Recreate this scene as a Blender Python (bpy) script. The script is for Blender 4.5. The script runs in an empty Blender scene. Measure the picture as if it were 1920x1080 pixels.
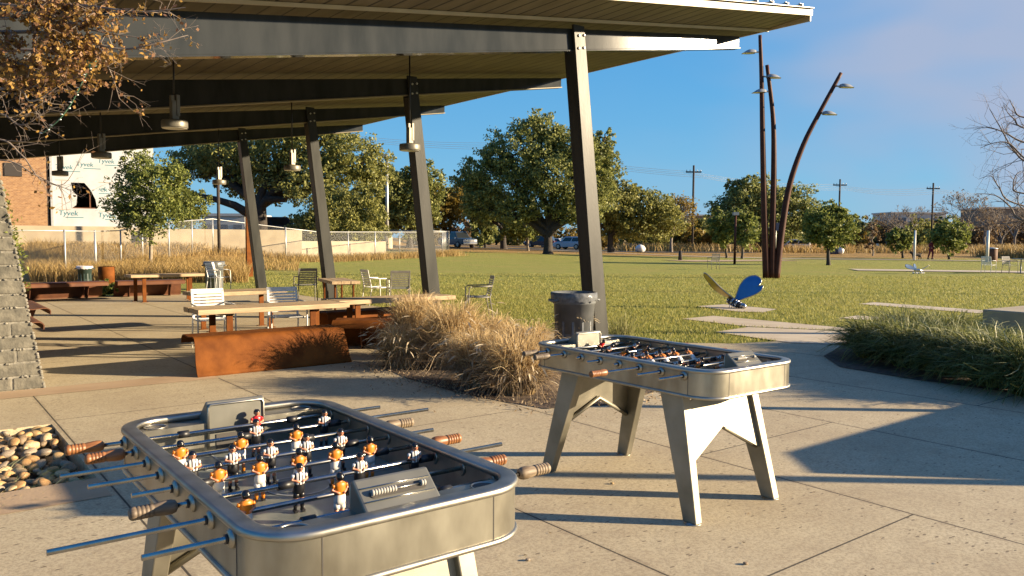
import bpy, bmesh, math, random
import numpy as np
from mathutils import Vector, Matrix
R = math.radians
SC = bpy.context.scene
COL = SC.collection
# ------------------------------------------------------------------ camera, sky, sun, exposure
FPX, PITCH, ROLL, EYE = 1500.8, 0.0621, 0.0058, 1.624
cam = bpy.data.cameras.new('camera'); cam.sensor_width = 36; cam.lens = FPX / 1920 * 36
cam.clip_start = 0.05; cam.clip_end = 3000
camo = bpy.data.objects.new('camera', cam); COL.objects.link(camo)
camo.matrix_world = Matrix.Translation((0, 0, EYE)) @ Matrix.Rotation(math.pi / 2 - PITCH, 4, 'X') @ Matrix.Rotation(ROLL, 4, 'Z')
SC.camera = camo
SUN_EL, SUN_AZ = R(14.0), R(-2.4)          # azimuth of the sun measured from +X towards +Y
W = bpy.data.worlds.new('World'); SC.world = W; W.use_nodes = True
nt = W.node_tree; N = nt.nodes; L = nt.links
bg = N['Background']
sky = N.new('ShaderNodeTexSky'); sky.sky_type = 'NISHITA'; sky.sun_disc = False
sky.sun_elevation = SUN_EL; sky.sun_rotation = math.pi / 2 - SUN_AZ
sky.air_density = 1.0; sky.dust_density = 0.3; sky.ozone_density = 2.5
hs = N.new('ShaderNodeHueSaturation'); hs.inputs['Saturation'].default_value = 1.45; hs.inputs['Value'].default_value = 1.0
L.new(sky.outputs[0], hs.inputs['Color'])
tc = N.new('ShaderNodeTexCoord')
mp = N.new('ShaderNodeMapping'); mp.inputs['Scale'].default_value = (1.1, 1.1, 2.6); mp.inputs['Location'].default_value = (0.35, 0.1, 0.25)
L.new(tc.outputs['Generated'], mp.inputs[0])
nz = N.new('ShaderNodeTexNoise'); nz.inputs['Scale'].default_value = 2.2; nz.inputs['Detail'].default_value = 3; nz.inputs['Roughness'].default_value = .5
L.new(mp.outputs[0], nz.inputs['Vector'])
cr = N.new('ShaderNodeValToRGB'); cr.color_ramp.elements[0].position = .38; cr.color_ramp.elements[1].position = .60
cr.color_ramp.elements[0].color = (0, 0, 0, 1); cr.color_ramp.elements[1].color = (.85, .85, .85, 1)
L.new(nz.outputs['Fac'], cr.inputs[0])
sx = N.new('ShaderNodeSeparateXYZ'); L.new(tc.outputs['Generated'], sx.inputs[0])
mr = N.new('ShaderNodeMapRange'); mr.inputs['From Min'].default_value = .10; mr.inputs['From Max'].default_value = .42
L.new(sx.outputs['X'], mr.inputs['Value'])
mm = N.new('ShaderNodeMath'); mm.operation = 'MULTIPLY'; L.new(cr.outputs[0], mm.inputs[0]); L.new(mr.outputs[0], mm.inputs[1])
mx = N.new('ShaderNodeMixRGB'); mx.inputs[2].default_value = (2.3, 2.6, 3.45, 1)
L.new(mm.outputs[0], mx.inputs[0]); ele = N.new('ShaderNodeValToRGB'); e_ = ele.color_ramp.elements
for _ in range(3): e_.new(.5)
for el, (p_, c_) in zip(e_, ((0, (1.0, 2.65, 4.15)), (.10, (.85, 2.45, 4.15)), (.30, (.46, 1.95, 4.15)), (.6, (.25, 1.3, 3.6)), (1, (.15, .8, 2.8)))): el.position = p_; el.color = (*c_, 1)
L.new(sx.outputs['Z'], ele.inputs[0]); sb_ = N.new('ShaderNodeMixRGB'); sb_.inputs[0].default_value = .85
L.new(hs.outputs[0], sb_.inputs[1]); L.new(ele.outputs[0], sb_.inputs[2]); L.new(sb_.outputs[0], mx.inputs[1]); L.new(mx.outputs[0], bg.inputs['Color'])
bg.inputs['Strength'].default_value = 0.06
sl = bpy.data.lights.new('sun', 'SUN'); sl.energy = 5.0; sl.angle = R(0.6); sl.color = (1.0, .80, .54)
so = bpy.data.objects.new('sun', sl); COL.objects.link(so)
sdir = Vector((math.cos(SUN_EL) * math.cos(SUN_AZ), math.cos(SUN_EL) * math.sin(SUN_AZ), math.sin(SUN_EL)))
so.rotation_euler = sdir.to_track_quat('Z', 'Y').to_euler(); so.location = (30, -5, 30)
SC.view_settings.view_transform = 'Standard'; SC.view_settings.look = 'None'
SC.view_settings.exposure = 1.65; SC.view_settings.gamma = 1
# ------------------------------------------------------------------ coordinates
TH = R(37.7)                                # the plaza grid is turned against the view
def gw(X, Y, z=0.0):                        # plaza grid -> world
    return Vector((X * math.cos(TH) - Y * math.sin(TH), X * math.sin(TH) + Y * math.cos(TH), z))
def ray(px, py):
    a, b = px - 960, py - 540
    X = a * math.cos(ROLL) + b * math.sin(ROLL); Y = -a * math.sin(ROLL) + b * math.cos(ROLL)
    return Vector((X / FPX, math.cos(PITCH) - Y / FPX * math.sin(PITCH), -math.sin(PITCH) - Y / FPX * math.cos(PITCH)))
def gnd(px, py, z=0.0):
    r = ray(px, py); t = (z - EYE) / r.z
    return Vector((0, 0, EYE)) + r * t
def at(px, py, d):
    r = ray(px, py)
    return Vector((0, 0, EYE)) + r * (d / r.y)
def sstep(a, b, v):
    t = max(0.0, min(1.0, (v - a) / (b - a))); return t * t * (3 - 2 * t)
def gz(x, y):                               # height of the lawn and the land beyond
    far = max(-.55, min(.6, .36 - .0225 * x))
    z = far * sstep(32, 88, y)
    bank = sstep(0, 9, -(x + 14.5) + (y - 36) * .45 - max(0, (y - 46)) * .9) * sstep(30, 40, y) * (1 - sstep(-13, -7, x))
    return max(z * (1 - bank) + 1.0 * bank, 1.35 * sstep(12, 17, -x) * sstep(54, 64, y))
def spot(px, d):                            # on the land under image column px, d metres ahead
    x = (px - 960) / FPX * d
    return Vector((x, d, gz(x, d)))
# ------------------------------------------------------------------ mesh builder
class MB:
    def __init__(s): s.v = []; s.f = []; s.m = []; s.sm = []
    def add(s, vs, fs, mi=0, smooth=False):
        o = len(s.v); s.v += [tuple(v) for v in vs]
        for f in fs: s.f.append([i + o for i in f]); s.m.append(mi); s.sm.append(smooth)
        return s
    def box(s, c, d, rz=0, mi=0, rot=None):
        M = rot if rot is not None else Matrix.Rotation(rz, 3, 'Z')
        vs = [Vector(c) + M @ Vector((x * d[0] / 2, y * d[1] / 2, z * d[2] / 2)) for z in (-1, 1) for y in (-1, 1) for x in (-1, 1)]
        return s.add(vs, [(0, 2, 3, 1), (4, 5, 7, 6), (0, 1, 5, 4), (2, 6, 7, 3), (0, 4, 6, 2), (1, 3, 7, 5)], mi)
    def hexa(s, lo, hi, mi=0):              # 4 bottom + 4 top corners, both counter-clockwise
        return s.add(list(lo) + list(hi), [(3, 2, 1, 0), (4, 5, 6, 7)] + [(i, (i + 1) % 4, 4 + (i + 1) % 4, 4 + i) for i in range(4)], mi)
    def prism(s, poly, a, b, mi=0, axis='z'):
        f = {'z': lambda p, h: (p[0], p[1], h), 'x': lambda p, h: (h, p[0], p[1]), 'y': lambda p, h: (p[0], h, p[1])}[axis]
        n = len(poly); vs = [f(p, a) for p in poly] + [f(p, b) for p in poly]
        fs = [tuple(range(n))[::-1], tuple(range(n, 2 * n))] + [(i, (i + 1) % n, n + (i + 1) % n, n + i) for i in range(n)]
        return s.add(vs, fs, mi)
    def tube(s, pts, r, n=8, mi=0, cap=True, sq=None):
        pts = [Vector(p) for p in pts]; k = len(pts)
        rr = r if isinstance(r, (list, tuple)) else [r] * k
        t = (pts[1] - pts[0]).normalized()
        u = t.cross(Vector((0, 0, 1)) if abs(t.z) < .9 else Vector((1, 0, 0))).normalized()
        vs = []
        for i, p in enumerate(pts):
            t = (pts[min(i + 1, k - 1)] - pts[max(i - 1, 0)]).normalized()
            u = (u - t * u.dot(t)).normalized(); w = t.cross(u)
            for j in range(n):
                a = 2 * math.pi * j / n
                vs.append(p + u * (math.cos(a) * rr[i]) + w * (math.sin(a) * rr[i] * (sq or 1)))
        fs = [(i * n + j, i * n + (j + 1) % n, (i + 1) * n + (j + 1) % n, (i + 1) * n + j) for i in range(k - 1) for j in range(n)]
        s.add(vs, fs, mi, True)
        if cap:
            o = len(s.v) - k * n
            s.f.append([o + j for j in range(n)][::-1]); s.m.append(mi); s.sm.append(False)
            s.f.append([o + (k - 1) * n + j for j in range(n)]); s.m.append(mi); s.sm.append(False)
        return s
    def lathe(s, prof, c=(0, 0, 0), n=24, mi=0, smooth=True, M=None, sx=1, sy=1, cap=True):
        vs = []
        for r, z in prof:
            for j in range(n):
                a = 2 * math.pi * j / n; p = Vector((r * sx * math.cos(a), r * sy * math.sin(a), z))
                if M is not None: p = M @ p
                vs.append(p + Vector(c))
        k = len(prof)
        fs = [(i * n + j, i * n + (j + 1) % n, (i + 1) * n + (j + 1) % n, (i + 1) * n + j) for i in range(k - 1) for j in range(n)]
        o = len(s.v); s.add(vs, fs, mi, smooth)
        if cap:
            s.f.append([o + j for j in range(n)][::-1]); s.m.append(mi); s.sm.append(False)
            s.f.append([o + (k - 1) * n + j for j in range(n)]); s.m.append(mi); s.sm.append(False)
        return s
    def ring(s, path, prof, mi=0, smooth=True):   # closed path of (x, y, nx, ny); closed profile of (out, z)
        k, n = len(path), len(prof)
        vs = [(x + nx * o, y + ny * o, z) for (x, y, nx, ny) in path for (o, z) in prof]
        fs = [(i * n + j, ((i + 1) % k) * n + j, ((i + 1) % k) * n + (j + 1) % n, i * n + (j + 1) % n) for i in range(k) for j in range(n)]
        return s.add(vs, fs, mi, smooth)
    def build(s, name, mats, parent=None, bevel=0, loc=None, rz=0, smooth_angle=None):
        me = bpy.data.meshes.new(name); me.from_pydata(s.v, [], s.f)
        for m in (mats if isinstance(mats, (list, tuple)) else [mats]): me.materials.append(m)
        me.polygons.foreach_set('material_index', s.m)
        bm = bmesh.new(); bm.from_mesh(me); bmesh.ops.recalc_face_normals(bm, faces=bm.faces); bm.to_mesh(me); bm.free()
        me.polygons.foreach_set('use_smooth', s.sm); me.update()
        o = bpy.data.objects.new(name, me); COL.objects.link(o)
        if parent is not None: o.parent = parent
        if loc is not None: o.location = loc
        if rz: o.rotation_euler = (0, 0, rz)
        if bevel:
            b = o.modifiers.new('bevel', 'BEVEL'); b.width = bevel; b.segments = 2; b.limit_method = 'ANGLE'; b.angle_limit = R(40)
        return o
def quads(name, V, mat, parent=None, tri=False):
    """V: (n, 4, 3) numpy array of loose quads (leaves, blades)"""
    n, k = V.shape[0], V.shape[1]
    me = bpy.data.meshes.new(name)
    me.vertices.add(n * k); me.vertices.foreach_set('co', V.reshape(-1).astype(np.float32))
    me.loops.add(n * k); me.loops.foreach_set('vertex_index', np.arange(n * k, dtype=np.int32))
    me.polygons.add(n); me.polygons.foreach_set('loop_start', np.arange(0, n * k, k, dtype=np.int32))
    me.polygons.foreach_set('loop_total', np.full(n, k, dtype=np.int32))
    me.materials.append(mat); me.update(calc_edges=True)
    o = bpy.data.objects.new(name, me); COL.objects.link(o)
    if parent is not None: o.parent = parent
    return o
def tag(o, label, cat, group=None):
    o['label'] = label; o['category'] = cat
    if group: o['group'] = group
    return o
def thing(name, label, cat, loc=(0, 0, 0), rz=0, group=None):
    o = bpy.data.objects.new(name, None); COL.objects.link(o)
    o.location = loc; o.rotation_euler = (0, 0, rz); o.empty_display_size = .2
    return tag(o, label, cat, group)
def struct(o, kind='structure'): o['kind'] = kind; return o
def copy_tree(o, parent=None):
    c = o.copy(); COL.objects.link(c)
    if parent is not None: c.parent = parent
    for ch in list(o.children): copy_tree(ch, c)
    return c
def dup(o, label, loc, rz=0):
    c = copy_tree(o); c.location = loc; c.rotation_euler = (0, 0, rz); c['label'] = label
    return c
# ------------------------------------------------------------------ materials
def mat(name, c, c2=None, scale=6, rough=.6, metal=0, bump=0, bscale=None, detail=5, rvar=0, spec=.5, coord='Object', trans=0, island=0, lo=.35, hi=.65, stretch=None):
    m = bpy.data.materials.new(name); m.use_nodes = True
    nt = m.node_tree; N, L = nt.nodes, nt.links; b = N['Principled BSDF']
    b.inputs['Roughness'].default_value = rough; b.inputs['Metallic'].default_value = metal
    b.inputs['Specular IOR Level'].default_value = spec; b.inputs['Base Color'].default_value = (*c, 1)
    t = N.new('ShaderNodeTexCoord'); vec = t.outputs[coord]
    if stretch:
        g = N.new('ShaderNodeMapping'); g.inputs['Scale'].default_value = stretch; L.new(vec, g.inputs[0]); vec = g.outputs[0]
    out = None
    if c2 is not None or rvar:
        n = N.new('ShaderNodeTexNoise'); n.inputs['Scale'].default_value = scale; n.inputs['Detail'].default_value = detail; L.new(vec, n.inputs['Vector'])
        if c2 is not None:
            r = N.new('ShaderNodeValToRGB'); r.color_ramp.elements[0].position = lo; r.color_ramp.elements[1].position = hi
            r.color_ramp.elements[0].color = (*c, 1); r.color_ramp.elements[1].color = (*c2, 1)
            L.new(n.outputs['Fac'], r.inputs[0]); out = r.outputs[0]; L.new(out, b.inputs['Base Color'])
        if rvar:
            q = N.new('ShaderNodeMapRange'); q.inputs['To Min'].default_value = rough - rvar; q.inputs['To Max'].default_value = rough + rvar
            L.new(n.outputs['Fac'], q.inputs['Value']); L.new(q.outputs[0], b.inputs['Roughness'])
    if island and c2 is not None:
        gnode = N.new('ShaderNodeNewGeometry'); L.new(gnode.outputs['Random Per Island'], r.inputs[0])
    if bump:
        n2 = N.new('ShaderNodeTexNoise'); n2.inputs['Scale'].default_value = bscale or scale * 4; n2.inputs['Detail'].default_value = 6; L.new(vec, n2.inputs['Vector'])
        bp = N.new('ShaderNodeBump'); bp.inputs['Strength'].default_value = bump; bp.inputs['Distance'].default_value = .01
        L.new(n2.outputs['Fac'], bp.inputs['Height']); L.new(bp.outputs[0], b.inputs['Normal'])
    if trans:
        tr = N.new('ShaderNodeBsdfTranslucent'); ms = N.new('ShaderNodeMixShader'); ms.inputs[0].default_value = trans
        if out is not None: L.new(out, tr.inputs[0])
        else: tr.inputs[0].default_value = (*c, 1)
        L.new(b.outputs[0], ms.inputs[1]); L.new(tr.outputs[0], ms.inputs[2]); L.new(ms.outputs[0], N['Material Output'].inputs[0])
    return m
def leafmat(name, c, c2, trans=.4): return mat(name, c, c2, island=1, lo=0, hi=1, rough=.55, trans=trans, spec=.3)
def nodes(m): return m.node_tree.nodes, m.node_tree.links
class G:                                     # tiny node-math helper
    def __init__(s, m): s.N, s.L = nodes(m)
    def m(s, op, a, b=None, c=None):
        n = s.N.new('ShaderNodeMath'); n.operation = op
        for i, v in enumerate((a, b, c)):
            if v is None: continue
            if isinstance(v, (int, float)): n.inputs[i].default_value = v
            else: s.L.new(v, n.inputs[i])
        return n.outputs[0]
    def mix(s, f, a, b):
        n = s.N.new('ShaderNodeMixRGB')
        for i, v in enumerate((f, a, b)):
            if isinstance(v, (int, float)): n.inputs[i].default_value = v
            elif isinstance(v, tuple): n.inputs[i].default_value = (*v, 1)
            else: s.L.new(v, n.inputs[i])
        return n.outputs[0]
    def noise(s, vec, scale, detail=4, rough=.5):
        n = s.N.new('ShaderNodeTexNoise'); n.inputs['Scale'].default_value = scale; n.inputs['Detail'].default_value = detail; n.inputs['Roughness'].default_value = rough
        s.L.new(vec, n.inputs['Vector']); return n.outputs['Fac']
    def ramp(s, f, stops):
        r = s.N.new('ShaderNodeValToRGB'); e = r.color_ramp.elements
        while len(e) < len(stops): e.new(.5)
        for el, (p, c) in zip(e, stops): el.position = p; el.color = (*c, 1) if isinstance(c, tuple) else (c, c, c, 1)
        s.L.new(f, r.inputs[0]); return r.outputs[0]
    def coord(s, k='Object'):
        t = s.N.new('ShaderNodeTexCoord'); return t.outputs[k]
    def sep(s, v):
        n = s.N.new('ShaderNodeSeparateXYZ'); s.L.new(v, n.inputs[0]); return n.outputs
    def scale(s, v, sc, rot=(0, 0, 0)):
        n = s.N.new('ShaderNodeMapping'); n.inputs['Scale'].default_value = sc; n.inputs['Rotation'].default_value = rot; s.L.new(v, n.inputs[0]); return n.outputs[0]
    def bump(s, h, st, dist=.01):
        n = s.N.new('ShaderNodeBump'); n.inputs['Strength'].default_value = st; n.inputs['Distance'].default_value = dist
        s.L.new(h, n.inputs['Height']); s.L.new(n.outputs[0], s.N['Principled BSDF'].inputs['Normal'])
    def color(s, c): s.L.new(c, s.N['Principled BSDF'].inputs['Base Color'])

steel = mat('brushed_steel', (.22, .205, .165), (.46, .44, .365), scale=5, rough=.36, metal=.92, bump=.05, bscale=500, rvar=.10, lo=.25, hi=.75, stretch=(1.6, 1.6, .7))
steel_dk = mat('steel_rim', (.33, .315, .27), (.42, .40, .35), scale=12, rough=.42, metal=1, rvar=.06)
steel_leg = mat('leg_steel', (.20, .188, .148), (.32, .30, .245), scale=4, rough=.52, metal=.85, bump=.06, bscale=300, rvar=.08)
chrome = mat('chrome_rod', (.38, .375, .36), (.29, .285, .275), scale=20, rough=.24, metal=1)
black_rub = mat('black_rubber', (.012, .012, .013), rough=.45)
seam_m = mat('seam_dark', (.05, .045, .04), rough=.6)
flange_m = mat('flange_lit', (.17, .14, .085), rough=.55)  # tan paints in the lit lower edge of the rear beams
field_m = mat('playing_field', (.14, .15, .12), (.19, .20, .16), scale=15, rough=.4)
field_ln = mat('field_line', (.36, .37, .34), rough=.45)
wood_h = mat('handle_wood', (.15, .055, .017), (.27, .115, .038), scale=14, rough=.45, stretch=(1, 6, 6))
wood_d = mat('handle_wood_dark', (.05, .036, .024), (.17, .125, .08), scale=12, rough=.6, stretch=(1, 5, 5))
wood_g = mat('handle_wood_weathered', (.11, .075, .042), (.24, .18, .115), scale=14, rough=.6, stretch=(1, 6, 6))
skin = mat('figure_skin', (.48, .20, .11), rough=.4)
hair_m = mat('figure_hair', (.008, .007, .007), rough=.25)
orange = mat('figure_orange', (.52, .165, .010), rough=.4)
white_p = mat('figure_white', (.62, .61, .58), rough=.35)
black_p = mat('figure_black', (.010, .010, .012), rough=.35)
red_p = mat('figure_red', (.50, .012, .015), rough=.35)
stripe_p = mat('figure_stripes', (.6, .6, .58), rough=.35)
g = G(stripe_p); xx = g.sep(g.coord())[0]
g.color(g.mix(g.m('GREATER_THAN', g.m('FRACT', g.m('ADD', g.m('MULTIPLY', xx, 105), .2)), .62), (.64, .63, .60), (.012, .012, .016)))
corten = mat('corten_steel', (.10, .029, .004), (.175, .056, .009), scale=4.5, rough=.75, spec=.15, bump=.3, bscale=90, detail=8)
corten_dk = mat('corten_dark', (.08, .026, .009), (.12, .042, .014), scale=5, rough=.75)
plank = mat('weathered_plank', (.30, .21, .12), (.44, .33, .20), scale=3.5, rough=.75, bump=.3, bscale=14, stretch=(1, 9, 9))
chair_g = mat('chair_shaded', (.16, .15, .14), (.21, .20, .18), scale=9, rough=.45)  # greyed copy of the white chair paint, with the shaded back-lit look painted in
chair_m = mat('chair_white', (.62, .61, .58), (.68, .67, .64), scale=9, rough=.4)
paint_dk = mat('column_paint', (.020, .021, .019), (.034, .035, .031), scale=5, rough=.42, spec=.22, bump=.08, bscale=60, rvar=.08, stretch=(1, 1, .2))
beam_m = mat('beam_paint', (.026, .029, .030), (.040, .043, .044), scale=4, rough=.085, spec=.22, bump=.012, bscale=90, rvar=.006, stretch=(1, 1, .25))
grey_pl = mat('grey_plastic', (.13, .14, .145), (.17, .18, .185), scale=8, rough=.45)
green_pl = mat('dark_green_plastic', (.035, .06, .055), rough=.5)
bag_m = mat('clear_bag', (.26, .27, .28), (.16, .17, .175), scale=18, rough=.25, trans=.4, bump=.6, bscale=25)
bag_w = mat('white_bag', (.62, .55, .52), rough=.5)
rust_pole = mat('rust_pole', (.045, .014, .009), (.075, .025, .014), scale=4, rough=.6, spec=.2)
galv = mat('galvanised', (.42, .42, .40), (.50, .50, .48), scale=8, rough=.45, metal=.5)
bark = mat('bark', (.060, .045, .034), (.11, .088, .068), scale=7, rough=.9, bump=.6, bscale=16)
bark_dk = mat('bark_dark', (.025, .020, .016), (.05, .04, .032), scale=7, rough=.9, bump=.6, bscale=16)
bark_pale = mat('bark_pale', (.20, .165, .12), (.28, .235, .18), scale=9, rough=.9)
twig_m = mat('twig', (.13, .10, .085), (.22, .18, .15), scale=14, rough=.9)
# ------------------------------------------------------------------ ground
lawn_m = mat('lawn_grass', (.10, .13, .03), rough=.95, spec=.15)
g = G(lawn_m); co = g.coord(); s = g.sep(co)
n1 = g.noise(co, .35, 5, .6); n2 = g.noise(g.scale(co, (1, 3.2, 1), (0, 0, .05)), 2.4, 6, .7); n3 = g.noise(co, 28, 3, .7)
base = g.ramp(g.m('ADD', g.m('MULTIPLY', n2, .7), g.m('MULTIPLY', n3, .3)), [(.32, (.135, .165, .030)), (.50, (.255, .258, .055)), (.68, (.365, .33, .095))])
base = g.mix(g.m('MULTIPLY', g.ramp(n1, [(.45, 0.0), (.7, 1.0)]), .45), base, (.34, .26, .085))
base = g.mix(g.m('MULTIPLY', g.ramp(g.m('MULTIPLY', s[1], .05), [(.55, 1.0), (1.0, 0.0)]), .5), base, (.12, .175, .03))
dry = g.ramp(g.m('ADD', g.m('MULTIPLY', n1, .5), g.m('MULTIPLY', n2, .5)), [(.35, (.20, .125, .04)), (.6, (.38, .235, .08)), (.75, (.36, .26, .10))])
# dry meadow: beyond the mown lawn and on the bank at the left
f1 = g.m('SMOOTH_MAX', g.m('MULTIPLY_ADD', s[1], .16, g.m('MULTIPLY_ADD', n1, 4.0, -13.2)), g.m('MULTIPLY_ADD', s[0], -.35, g.m('MULTIPLY_ADD', n2, 1.2, -4.75)), .1)
m_lf = g.N.new('ShaderNodeClamp'); g.L.new(f1, m_lf.inputs[0])
g.color(g.mix(m_lf.outputs[0], base, dry)); g.bump(g.m('ADD', n3, n2), .9, .05)
xs = sorted(set([-400, -250, -160, -110, -80] + list(range(-60, 62, 2)) + [70, 85, 110, 150, 220, 320, 450]))
ys = sorted(set([-40, -20, -5, 0, 2, 10, 20] + list(range(26, 100, 2)) + [105, 115, 130, 160, 220, 320, 480, 700, 1100]))
mb = MB()
mb.add([(x, y, gz(x, y) - .004) for y in ys for x in xs], [(j * len(xs) + i, j * len(xs) + i + 1, (j + 1) * len(xs) + i + 1, (j + 1) * len(xs) + i) for j in range(len(ys) - 1) for i in range(len(xs) - 1) if not (-12 <= xs[i] < -2 and 2 <= ys[j] < 10)], 0, True)
lawn = struct(mb.build('lawn', lawn_m))

conc = mat('concrete', (.42, .33, .21), rough=.85, spec=.25)
g = G(conc); co = g.coord(); s = g.sep(co)
big = g.noise(co, .9, 6, .62); fine = g.noise(co, 55, 6, .8); mid = g.noise(co, 5, 6, .65)
c = g.ramp(big, [(.30, (.43, .352, .225)), (.5, (.505, .425, .275)), (.7, (.57, .49, .325))])
c = g.mix(g.m('MULTIPLY', g.ramp(mid, [(.42, 0.0), (.70, 1.0)]), .22), c, (.33, .25, .165))
c = g.mix(g.m('MULTIPLY', g.ramp(fine, [(.42, 1.0), (.55, 0.0)]), .58), c, (.24, .185, .12))
vo = g.N.new('ShaderNodeTexVoronoi'); vo.inputs['Scale'].default_value = 8; g.L.new(g.scale(co, (1, 2.6, 1), (0, 0, .7)), vo.inputs['Vector'])
sp = g.m('MULTIPLY', g.m('LESS_THAN', vo.outputs['Distance'], .135), g.m('GREATER_THAN', g.noise(co, 1.1, 3), .44))
c = g.mix(g.m('MULTIPLY', sp, .75), c, (.07, .05, .035))
J = 1.83
u = g.m('DIVIDE', g.m('SUBTRACT', s[0], 1.07), J)
jx = g.m('LESS_THAN', g.m('MULTIPLY', g.m('ABSOLUTE', g.m('SUBTRACT', g.m('FRACT', g.m('ADD', u, .5)), .5)), J), .0065)
strip = g.m('FLOOR', u)
v = g.m('DIVIDE', g.m('SUBTRACT', s[1], g.m('ADD', .62, g.m('MULTIPLY', strip, 1.6))), 3.66)
jy = g.m('LESS_THAN', g.m('MULTIPLY', g.m('ABSOLUTE', g.m('SUBTRACT', g.m('FRACT', g.m('ADD', v, .5)), .5)), 3.66), .006)
jj = g.m('MAXIMUM', jx, jy)
wn_ = g.N.new('ShaderNodeTexWhiteNoise'); wn_.noise_dimensions = '2D'; cv_ = g.N.new('ShaderNodeCombineXYZ'); g.L.new(strip, cv_.inputs[0]); g.L.new(g.m('FLOOR', v), cv_.inputs[1]); g.L.new(cv_.outputs[0], wn_.inputs['Vector'])
c = g.mix(g.m('MULTIPLY', wn_.outputs['Value'], .14), c, (.37, .30, .20))
st_ = g.ramp(g.noise(g.scale(co, (.5, 1.2, 1)), 1.7, 7, .7), [(.56, 0.0), (.72, 1.0)]); c = g.mix(g.m('MULTIPLY', st_, .32), c, (.24, .18, .115))
edge_ = g.m('LESS_THAN', g.m('MULTIPLY', g.m('ABSOLUTE', g.m('SUBTRACT', g.m('FRACT', g.m('ADD', u, .5)), .5)), J), g.m('MULTIPLY', g.m('SUBTRACT', g.noise(co, 7, 5, .7), .38), .16))
c = g.mix(g.m('MULTIPLY', edge_, .30), c, (.20, .15, .10))
g.color(g.mix(g.m('MULTIPLY', jj, .88), c, (.035, .03, .025)))
g.bump(g.m('SUBTRACT', g.m('ADD', g.m('MULTIPLY', fine, .5), mid), g.m('MULTIPLY', jj, 2)), .35, .006)
tan_c = mat('tan_band_concrete', (.36, .245, .145), (.44, .315, .195), scale=2, rough=.85, bump=.2, bscale=60)
PAT = [(-8, -4), (9.5, -4), (9.5, 5.4), (13.2, 5.4), (13.2, 8.0), (12.2, 7.7), (11.33, 7.4), (10.3, 7.7), (9.35, 8.6), (8.95, 10.5), (8.95, 23.6), (-8, 23.6), (-8, 7.8), (1.03, 7.8), (1.03, 5.87), (-8, 5.87)]
mb = MB().prism(PAT, -.14, .006); struct(mb.build('patio', conc, rz=TH))
mb = MB().add([(-8, 5.40, .010), (1.03, 5.40, .010), (1.03, 5.86, .010), (-8, 5.86, .010)], [(0, 1, 2, 3)])
mb.add([(-3, 9.34, .010), (2.9, 9.22, .010), (2.9, 9.68, .010), (-3, 9.74, .010)], [(0, 1, 2, 3)]); struct(mb.build('patio_border', tan_c, rz=TH))
soil = mat('mulch', (.045, .03, .02), (.12, .08, .05), scale=12, rough=.95, bump=.8, bscale=30)
gsoil = mat('gravel_soil', (.03, .025, .02), (.06, .05, .04), scale=10, rough=.95)
struct(MB().add([(-8, 5.80, -.12), (1.06, 5.80, -.12), (1.06, 7.86, -.12), (-8, 7.86, -.12)], [(0, 1, 2, 3)]).build('gravel_bed', gsoil, rz=TH))
def sheet(name, poly, m, z, rz=0): return struct(MB().add([(x, y, z) for x, y in poly], [tuple(range(len(poly)))]).build(name, m, rz=rz))
sheet('planting_bed', [(4.80, 8.9), (4.62, 7.9), (4.62, 6.8), (4.85, 5.76), (5.5, 5.5), (6.3, 5.7), (7.6, 6.6), (9.0, 8.2), (9.3, 9.3), (8.9, 9.9), (6.5, 9.3)], soil, .012, TH)
sheet('planting_bed', [(9.3, -1), (9.40, 3.3), (9.36, 4.5), (9.5, 5.45), (10.2, 6.1), (11.6, 6.6), (13.5, 5.6), (14, 3.5), (13.2, -1)], soil, .014, TH)
gp = lambda *l: [tuple(gnd(px / 2.824 + 1240, py / 2.824 + 460)[:2]) for px, py in l]
path_m = mat('path_concrete', (.43, .35, .24), (.52, .44, .32), scale=1.6, rough=.85, bump=.2, bscale=50)
sheet('path', gp((110, 391), (275, 375), (960, 438), (1010, 455), (460, 432)), path_m, .010)
sheet('path', gp((285, 462), (460, 436), (1010, 459), (990, 530), (695, 521)), path_m, .013)
sheet('path', gp((1040, 312), (1130, 303), (1720, 347), (1690, 362)), path_m, .010)
sheet('path', gp((935, 388), (1035, 374), (1340, 395), (1320, 409)), path_m, .010)
sheet('sculpture_pad', gp((190, 324), (330, 314), (612, 340), (540, 357), (400, 352)), path_m, .010)
def ribbon(name, pts, w, m, dz):             # a path that follows the land
    vs = []; 
    for i, p in enumerate(pts):
        a, b = Vector(pts[max(i - 1, 0)]), Vector(pts[min(i + 1, len(pts) - 1)])
        d = (b - a).normalized(); nrm = Vector((-d.y, d.x))
        for sgn in (-1, 1):
            x, y = p[0] + nrm.x * w / 2 * sgn, p[1] + nrm.y * w / 2 * sgn
            vs.append((x, y, gz(x, y) + dz))
    mb = MB().add(vs, [(2 * i, 2 * i + 2, 2 * i + 3, 2 * i + 1) for i in range(len(pts) - 1)])
    return struct(mb.build(name, m))
asphalt = mat('asphalt', (.055, .055, .058), (.08, .08, .082), scale=4, rough=.85, bump=.2)
lin = lambda a, b, n: [(a[0] + (b[0] - a[0]) * i / n, a[1] + (b[1] - a[1]) * i / n) for i in range(n + 1)]
ribbon('road', lin((-34, 90), (30, 100), 32), 5, asphalt, .05)
ribbon('road', lin((-60, 112), (120, 138), 60), 7, asphalt, .05)
ribbon('path', lin((2, 96), (22, 70), 16) + lin((24, 68.5), (60, 60), 20), 1.7, path_m, .03)
ribbon('path', lin((12, 58), (22, 64), 8), 3.0, tan_c, .03)
ribbon('path', lin((18.6, 43.6), (40, 39), 12), 2.4, path_m, .03)
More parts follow.
